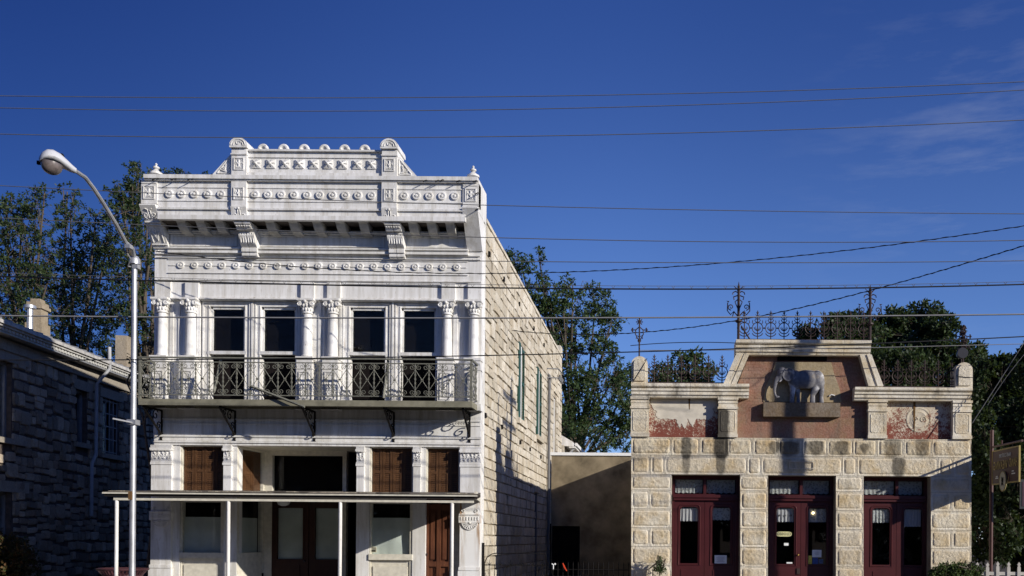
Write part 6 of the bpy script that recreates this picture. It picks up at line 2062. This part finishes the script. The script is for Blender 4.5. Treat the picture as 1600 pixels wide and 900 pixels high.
# hooks that carry the telephone cable on its strand
hk = MB(); 
hk.tube([(-.035, 0, .05), (0, 0, 0)], .004, 4); hk.tube([(.035, 0, .05), (0, 0, 0)], .004, 4)
hm = hk.mesh('cable_hook', WIRE_GREY)
cab = [o for o in COL.objects if o.get('label', '').startswith('thick black telephone')][0]
co_ = np.polyfit(np.array([-500, 0, 240, 500, 753, 1150, 1600, 1800]) / 1600, [416, 430, 438, 447, 450.5, 450.5, 443, 438], 3)
ORG[cab] = Vector((0, 0, 0))
t = -20
while t < 1620:
    p = P3(t, float(np.polyval(co_, t / 1600)), YWI + .4)
    link(hm, 'cable_hook', cab, (p.x, p.y, p.z + .012)); t += random.uniform(17, 29)
# the utility pole the wires run to, just outside the picture on the right
UP = thing('utility_pole', 'tall wooden utility pole at the kerb beyond the right edge', 'utility pole', (PLX, -4.2, 0))
MB().tube([(PLX, -4.2, -.1), (PLX, -4.2, 12.0)], .19, 12, r1=.13).build('pole', BARK, UP, smooth=True)
for zq in (11.4, 10.6): MB().box(PLX - .06, PLX + .06, -5.6, -3.4, zq - .06, zq + .06).build('crossarm', BARK, UP)

# ================================================================== TREES AND PLANTS
def leaves_mesh(name, m, cen, normals_dir, n_leaf, L, Wd, rs, spread=1.0, droop=0.25, org=(0, 0, 0)):
    """rosettes of lance-shaped leaves round every centre (vectorised)"""
    g = np.random.default_rng(rs)
    c = np.repeat(np.asarray(cen, float), n_leaf, axis=0)
    n = len(c)
    d = g.normal(size=(n, 3)); d /= np.linalg.norm(d, axis=1)[:, None]
    d += np.asarray(normals_dir) * (1 - spread * .5)
    d[:, 2] -= droop * g.random(n)
    d /= np.linalg.norm(d, axis=1)[:, None]
    s = np.cross(d, g.normal(size=(n, 3))); s /= np.linalg.norm(s, axis=1)[:, None]
    ln = L * g.uniform(.6, 1.25, n)[:, None]; wd = Wd * g.uniform(.7, 1.2, n)[:, None]
    st = c + d * ln * g.uniform(0, .4, n)[:, None] + g.normal(size=(n, 3)) * L * .2
    nrm = np.cross(d, s)
    v = np.stack([st, st + d * ln * .45 + s * wd + nrm * wd * .3, st + d * ln, st + d * ln * .45 - s * wd + nrm * wd * .3], axis=1).reshape(-1, 3) - np.asarray(org)
    f = np.arange(n * 4).reshape(-1, 4)
    me = bpy.data.meshes.new(name)
    me.vertices.add(n * 4); me.vertices.foreach_set('co', v.ravel())
    me.loops.add(n * 4); me.loops.foreach_set('vertex_index', f.ravel())
    me.polygons.add(n); me.polygons.foreach_set('loop_start', np.arange(0, n * 4, 4)); me.polygons.foreach_set('loop_total', np.full(n, 4))
    me.update(calc_edges=True); me.validate()
    me.materials.append(m)
    return me
def tree(name, label, cat, base, blobs, Y, nros, nleaf, L, Wd, leaf, seed, group=None, trunk_r=.22, clump=.55, up=(0, 0, .2), droop=.3, ydepth=1.0, twig=.012, spread=1.0, minz=None):
    """blobs: (px, py, rx, ry, weight) ellipsoids measured on the photograph at distance Y"""
    r = random.Random(seed)
    sc = (D + Y) / D / K
    root = thing(name, label, cat, base, group)
    B_ = []
    for b in blobs:
        c = P3(b[0], b[1], Y + r.uniform(-1, 1) * ydepth)
        B_.append((c, b[2] * sc, b[3] * sc, b[4] if len(b) > 4 else b[2] * b[3]))
    tw = MB()
    nodes = []
    zc = min(c.z for c, *_ in B_)
    top = Vector((sum(c.x for c, *_ in B_) / len(B_), Y, max(base[2] + .6, zc - .4)))
    bs = Vector(base)
    mid = bs.lerp(top, .5) + Vector((r.uniform(-.3, .3), r.uniform(-.3, .3), 0))
    tw.tube([bs, mid, top], trunk_r, 9, r1=trunk_r * .65)
    for c, rx, rz, w_ in B_:
        st = mid.lerp(top, r.uniform(.5, 1))
        k1 = st.lerp(c, .45) + Vector((r.uniform(-.3, .3), r.uniform(-.3, .3), r.uniform(.0, .5)))
        tw.tube([st, k1, c], trunk_r * .4, 6, r1=.03)
        nodes.append(c); nodes.append(k1)
        for q in range(max(4, int(rx * rz * 4))):
            a = Vector((r.gauss(0, 1), r.gauss(0, 1), r.gauss(.25, 1))).normalized() * r.uniform(.55, .95)
            e = c + Vector((a.x * rx, a.y * (rx + rz) / 2, a.z * rz))
            s2 = c.lerp(k1, r.uniform(0, .6))
            mdl = s2.lerp(e, .5) + Vector((r.uniform(-.1, .1), r.uniform(-.1, .1), r.uniform(.0, .2)))
            tw.tube([s2, mdl, e], .02, 4, r1=twig * .7)
            nodes += [mdl, e, mdl.lerp(e, .5)]
    nd = np.array([tuple(p) for p in nodes])
    tot = sum(b[3] for b in B_)
    cen = []
    for c, rx, rz, w_ in B_:
        n = int(nros * w_ / tot)
        for q in range(n):
            for _ in range(12):
                a = Vector((r.gauss(0, 1), r.gauss(0, 1), r.gauss(0, 1))).normalized() * (r.random() ** .38)
                p = c + Vector((a.x * rx, a.y * (rx + rz) / 2, a.z * rz))
                if noise.noise(p * clump + Vector((seed, 0, 0))) > -.12 + .35 * (r.random() - .5): break
            else: continue
            if minz is not None and p.z < minz: continue
            cen.append(p)
    for p in cen:
        dd = ((nd - np.array(p)) ** 2).sum(1); k2 = int(dd.argmin())
        if dd[k2] > .01:
            tw.tube([Vector(nd[k2]), p], twig * .55, 3, r1=twig * .35)
    tk = tw.build('trunk', BARK, root, recalc=False)
    me = leaves_mesh('crown', leaf, [tuple(p) for p in cen], up, nleaf, L, Wd, seed, spread, droop, base)
    link(me, 'crown', root, base)
    return root
PECAN = m_leaf('pecan_leaves', (0.018, 0.036, 0.015), (0.055, 0.080, 0.027))
PECAN2 = m_leaf('pecan_leaves_green', (0.022, 0.048, 0.018), (0.070, 0.105, 0.034))
OAK = m_leaf('live_oak_leaves', (0.018, 0.034, 0.014), (0.050, 0.080, 0.028))
DEEP = m_leaf('dark_hackberry_leaves', (0.016, 0.030, 0.012), (0.038, 0.062, 0.022))
YT_ = 21
gl = 'leafy trees behind the stone house'
tree('pecan_tree', 'broad pecan tree at the far left rising behind the stone house chimney', 'tree', (X(30, YT_, 800), YT_, 0),
     [(-30, 400, 55, 85), (20, 390, 50, 80), (55, 365, 40, 70), (35, 330, 30, 30), (10, 320, 25, 20), (75, 440, 40, 60), (20, 460, 60, 60), (-30, 470, 60, 60), (70, 300, 20, 14), (40, 520, 90, 50)],
     YT_, 1250, 14, .15, .038, PECAN, 3, gl, ydepth=1.6, clump=.8)
tree('pecan_tree', 'thin open pecan tree between the two chimneys of the stone house', 'tree', (X(130, YT_ + 1, 800), YT_ + 1, 0),
     [(110, 330, 26, 36), (120, 390, 45, 60), (150, 420, 40, 60), (95, 460, 40, 50), (140, 490, 50, 60), (105, 300, 16, 14), (170, 370, 22, 40), (150, 335, 16, 16), (130, 545, 60, 40)],
     YT_ + 1, 900, 14, .15, .038, PECAN, 5, gl, ydepth=1.6, clump=.8)
tree('pecan_tree', 'tall pecan tree just behind the left edge of the white building', 'tree', (X(215, YT_ - 1, 800), YT_ - 1, 0),
     [(207, 290, 24, 32), (215, 262, 14, 12), (195, 340, 30, 45), (230, 335, 30, 50), (185, 305, 16, 22), (200, 410, 36, 55), (235, 420, 30, 60), (225, 500, 40, 50), (190, 480, 36, 50), (250, 275, 24, 12), (283, 272, 14, 9), (300, 290, 30, 18), (322, 274, 7, 5), (215, 560, 50, 40)],
     YT_ - 1, 1100, 14, .15, .038, PECAN, 8, gl, ydepth=1.5, clump=.8)
tree('pecan_tree', 'wide green pecan tree behind the rear corner of the white building', 'tree', (X(905, 26, 800), 26, 0),
     [(815, 415, 26, 24), (842, 400, 14, 12), (800, 400, 14, 10), (848, 440, 14, 16), (820, 460, 26, 26), (895, 445, 20, 20), (880, 478, 40, 34), (930, 475, 32, 36), (955, 505, 24, 24), (900, 520, 50, 36), (945, 545, 26, 30), (870, 550, 40, 40), (900, 590, 36, 34), (965, 580, 26, 26), (940, 610, 50, 34), (985, 600, 30, 40), (890, 640, 40, 40), (950, 660, 55, 40), (900, 690, 60, 34), (985, 670, 30, 50), (850, 500, 30, 50)],
     26, 1850, 14, .19, .048, PECAN2, 12, None, ydepth=1.8, trunk_r=.3, clump=.75)
tree('live_oak', 'dense dark oak rising behind the right half of the stone shop', 'tree', (X(1420, 15, 800), 15, 0),
     [(1300, 512, 40, 22), (1262, 520, 22, 14), (1345, 508, 36, 24), (1340, 540, 60, 36), (1395, 505, 34, 28), (1445, 498, 34, 28), (1430, 540, 60, 44), (1480, 515, 24, 22), (1400, 590, 70, 44), (1470, 575, 60, 50), (1330, 585, 60, 40), (1515, 590, 34, 50), (1526, 560, 18, 22), (1500, 640, 50, 50), (1560, 620, 40, 40)],
     15, 5600, 9, .17, .05, OAK, 17, None, ydepth=1.2, up=(0, 0, .75), droop=0, clump=1.3)
tree('hackberry_tree', 'dark tree filling the right edge behind the hanging sign', 'tree', (X(1600, 8, 800), 8, 0),
     [(1555, 600, 40, 46), (1600, 600, 50, 50), (1570, 570, 20, 16), (1625, 570, 40, 40), (1560, 680, 50, 60), (1620, 680, 70, 70), (1550, 760, 40, 60), (1600, 770, 60, 60), (1560, 840, 50, 60), (1620, 850, 60, 60), (1535, 700, 20, 60), (1660, 760, 60, 120)],
     8, 7500, 9, .17, .055, DEEP, 23, None, ydepth=1.5, clump=1.0)
tree('young_tree', 'small leafy tree showing through the left iron cresting of the shop', 'tree', (X(1070, 19, 700), 19, 0),
     [(1040, 585, 26, 18), (1075, 575, 30, 22), (1105, 582, 18, 18), (1062, 556, 12, 9), (1092, 556, 14, 9), (1060, 600, 50, 20)],
     19, 230, 9, .24, .06, PECAN2, 31, None, trunk_r=.12, ydepth=.6)
tree('bare_vine', 'tangle of half-bare climbing vine between the stone house and the balcony end', 'vine', (X(228, 3, 820), 3, 0),
     [(222, 590, 18, 30), (232, 620, 14, 24), (212, 570, 14, 20)], 3, 110, 5, .10, .03, PECAN, 37, None, trunk_r=.04, ydepth=.3, twig=.008)
# shrubs and weeds
tree('flowering_shrub', 'dim shrub with reddish and yellow leaves at the lower left corner', 'shrub', (X(26, 3.9, 900), 3.9, 0),
     [(14, 850, 22, 28), (38, 868, 18, 22), (26, 890, 34, 20), (6, 880, 24, 30)], 3.9, 520, 8, .09, .03,
     m_leaf('rusty_shrub_leaves', (0.04, 0.06, 0.018), (0.15, 0.075, 0.03)), 41, None, trunk_r=.04, ydepth=.2, twig=.006)
tree('green_shrub', 'rounded green shrub at the foot of the right shop pier by the pickets', 'shrub', (X(1492, -.75, 900), -.75, 0),
     [(1480, 892, 24, 12), (1505, 890, 24, 12), (1465, 900, 18, 10), (1525, 893, 12, 10), (1490, 905, 40, 20)], -.75, 900, 8, .065, .02,
     m_leaf('bright_shrub_leaves', (0.035, 0.06, 0.018), (0.10, 0.14, 0.04)), 43, None, trunk_r=.03, ydepth=.12, twig=.005)
tree('weed', 'spindly weed growing against the left shop pier', 'plant', (X(1030, -.3, 900), -.3, 0),
     [(1031, 876, 5, 10), (1028, 888, 8, 8), (1034, 890, 8, 6)], -.3, 90, 6, .05, .014, PECAN2, 47, None, trunk_r=.012, ydepth=.05, twig=.004)
# ivy-like creeper caught under the house eaves
# far line of trees closing the horizon
g = np.random.default_rng(5)
cen = []
for i in range(5200):
    x = g.uniform(-90, 90); y = 48 + g.uniform(0, 8)
    h = 6.2 + 1.6 * noise.noise(Vector((x * .12, 0, 0))) + 1.0 * noise.noise(Vector((x * .5, 3, 0)))
    cen.append((x, y, max(.1, h * g.random() ** .6)))
tl = leaves_mesh('treeline', DEEP, cen, (0, 0, .3), 7, 1.0, .32, 6)
tag(link(tl, 'treeline'), kind='stuff')
# unseen trees added across the street to cut low sky light and darken reflections
cen = []
for i in range(3600):
    x = g.uniform(-110, 90); y = -52 + g.uniform(-5, 5)
    h = 13.0 + 3.0 * noise.noise(Vector((x * .07, 9, 0))) + 1.6 * noise.noise(Vector((x * .3, 4, 0)))
    cen.append((x, y, max(.1, h * g.random() ** .7)))
tl = leaves_mesh('treeline', DEEP, cen, (0, 0, .3), 7, 1.7, .55, 7)
tag(link(tl, 'treeline'), kind='stuff')
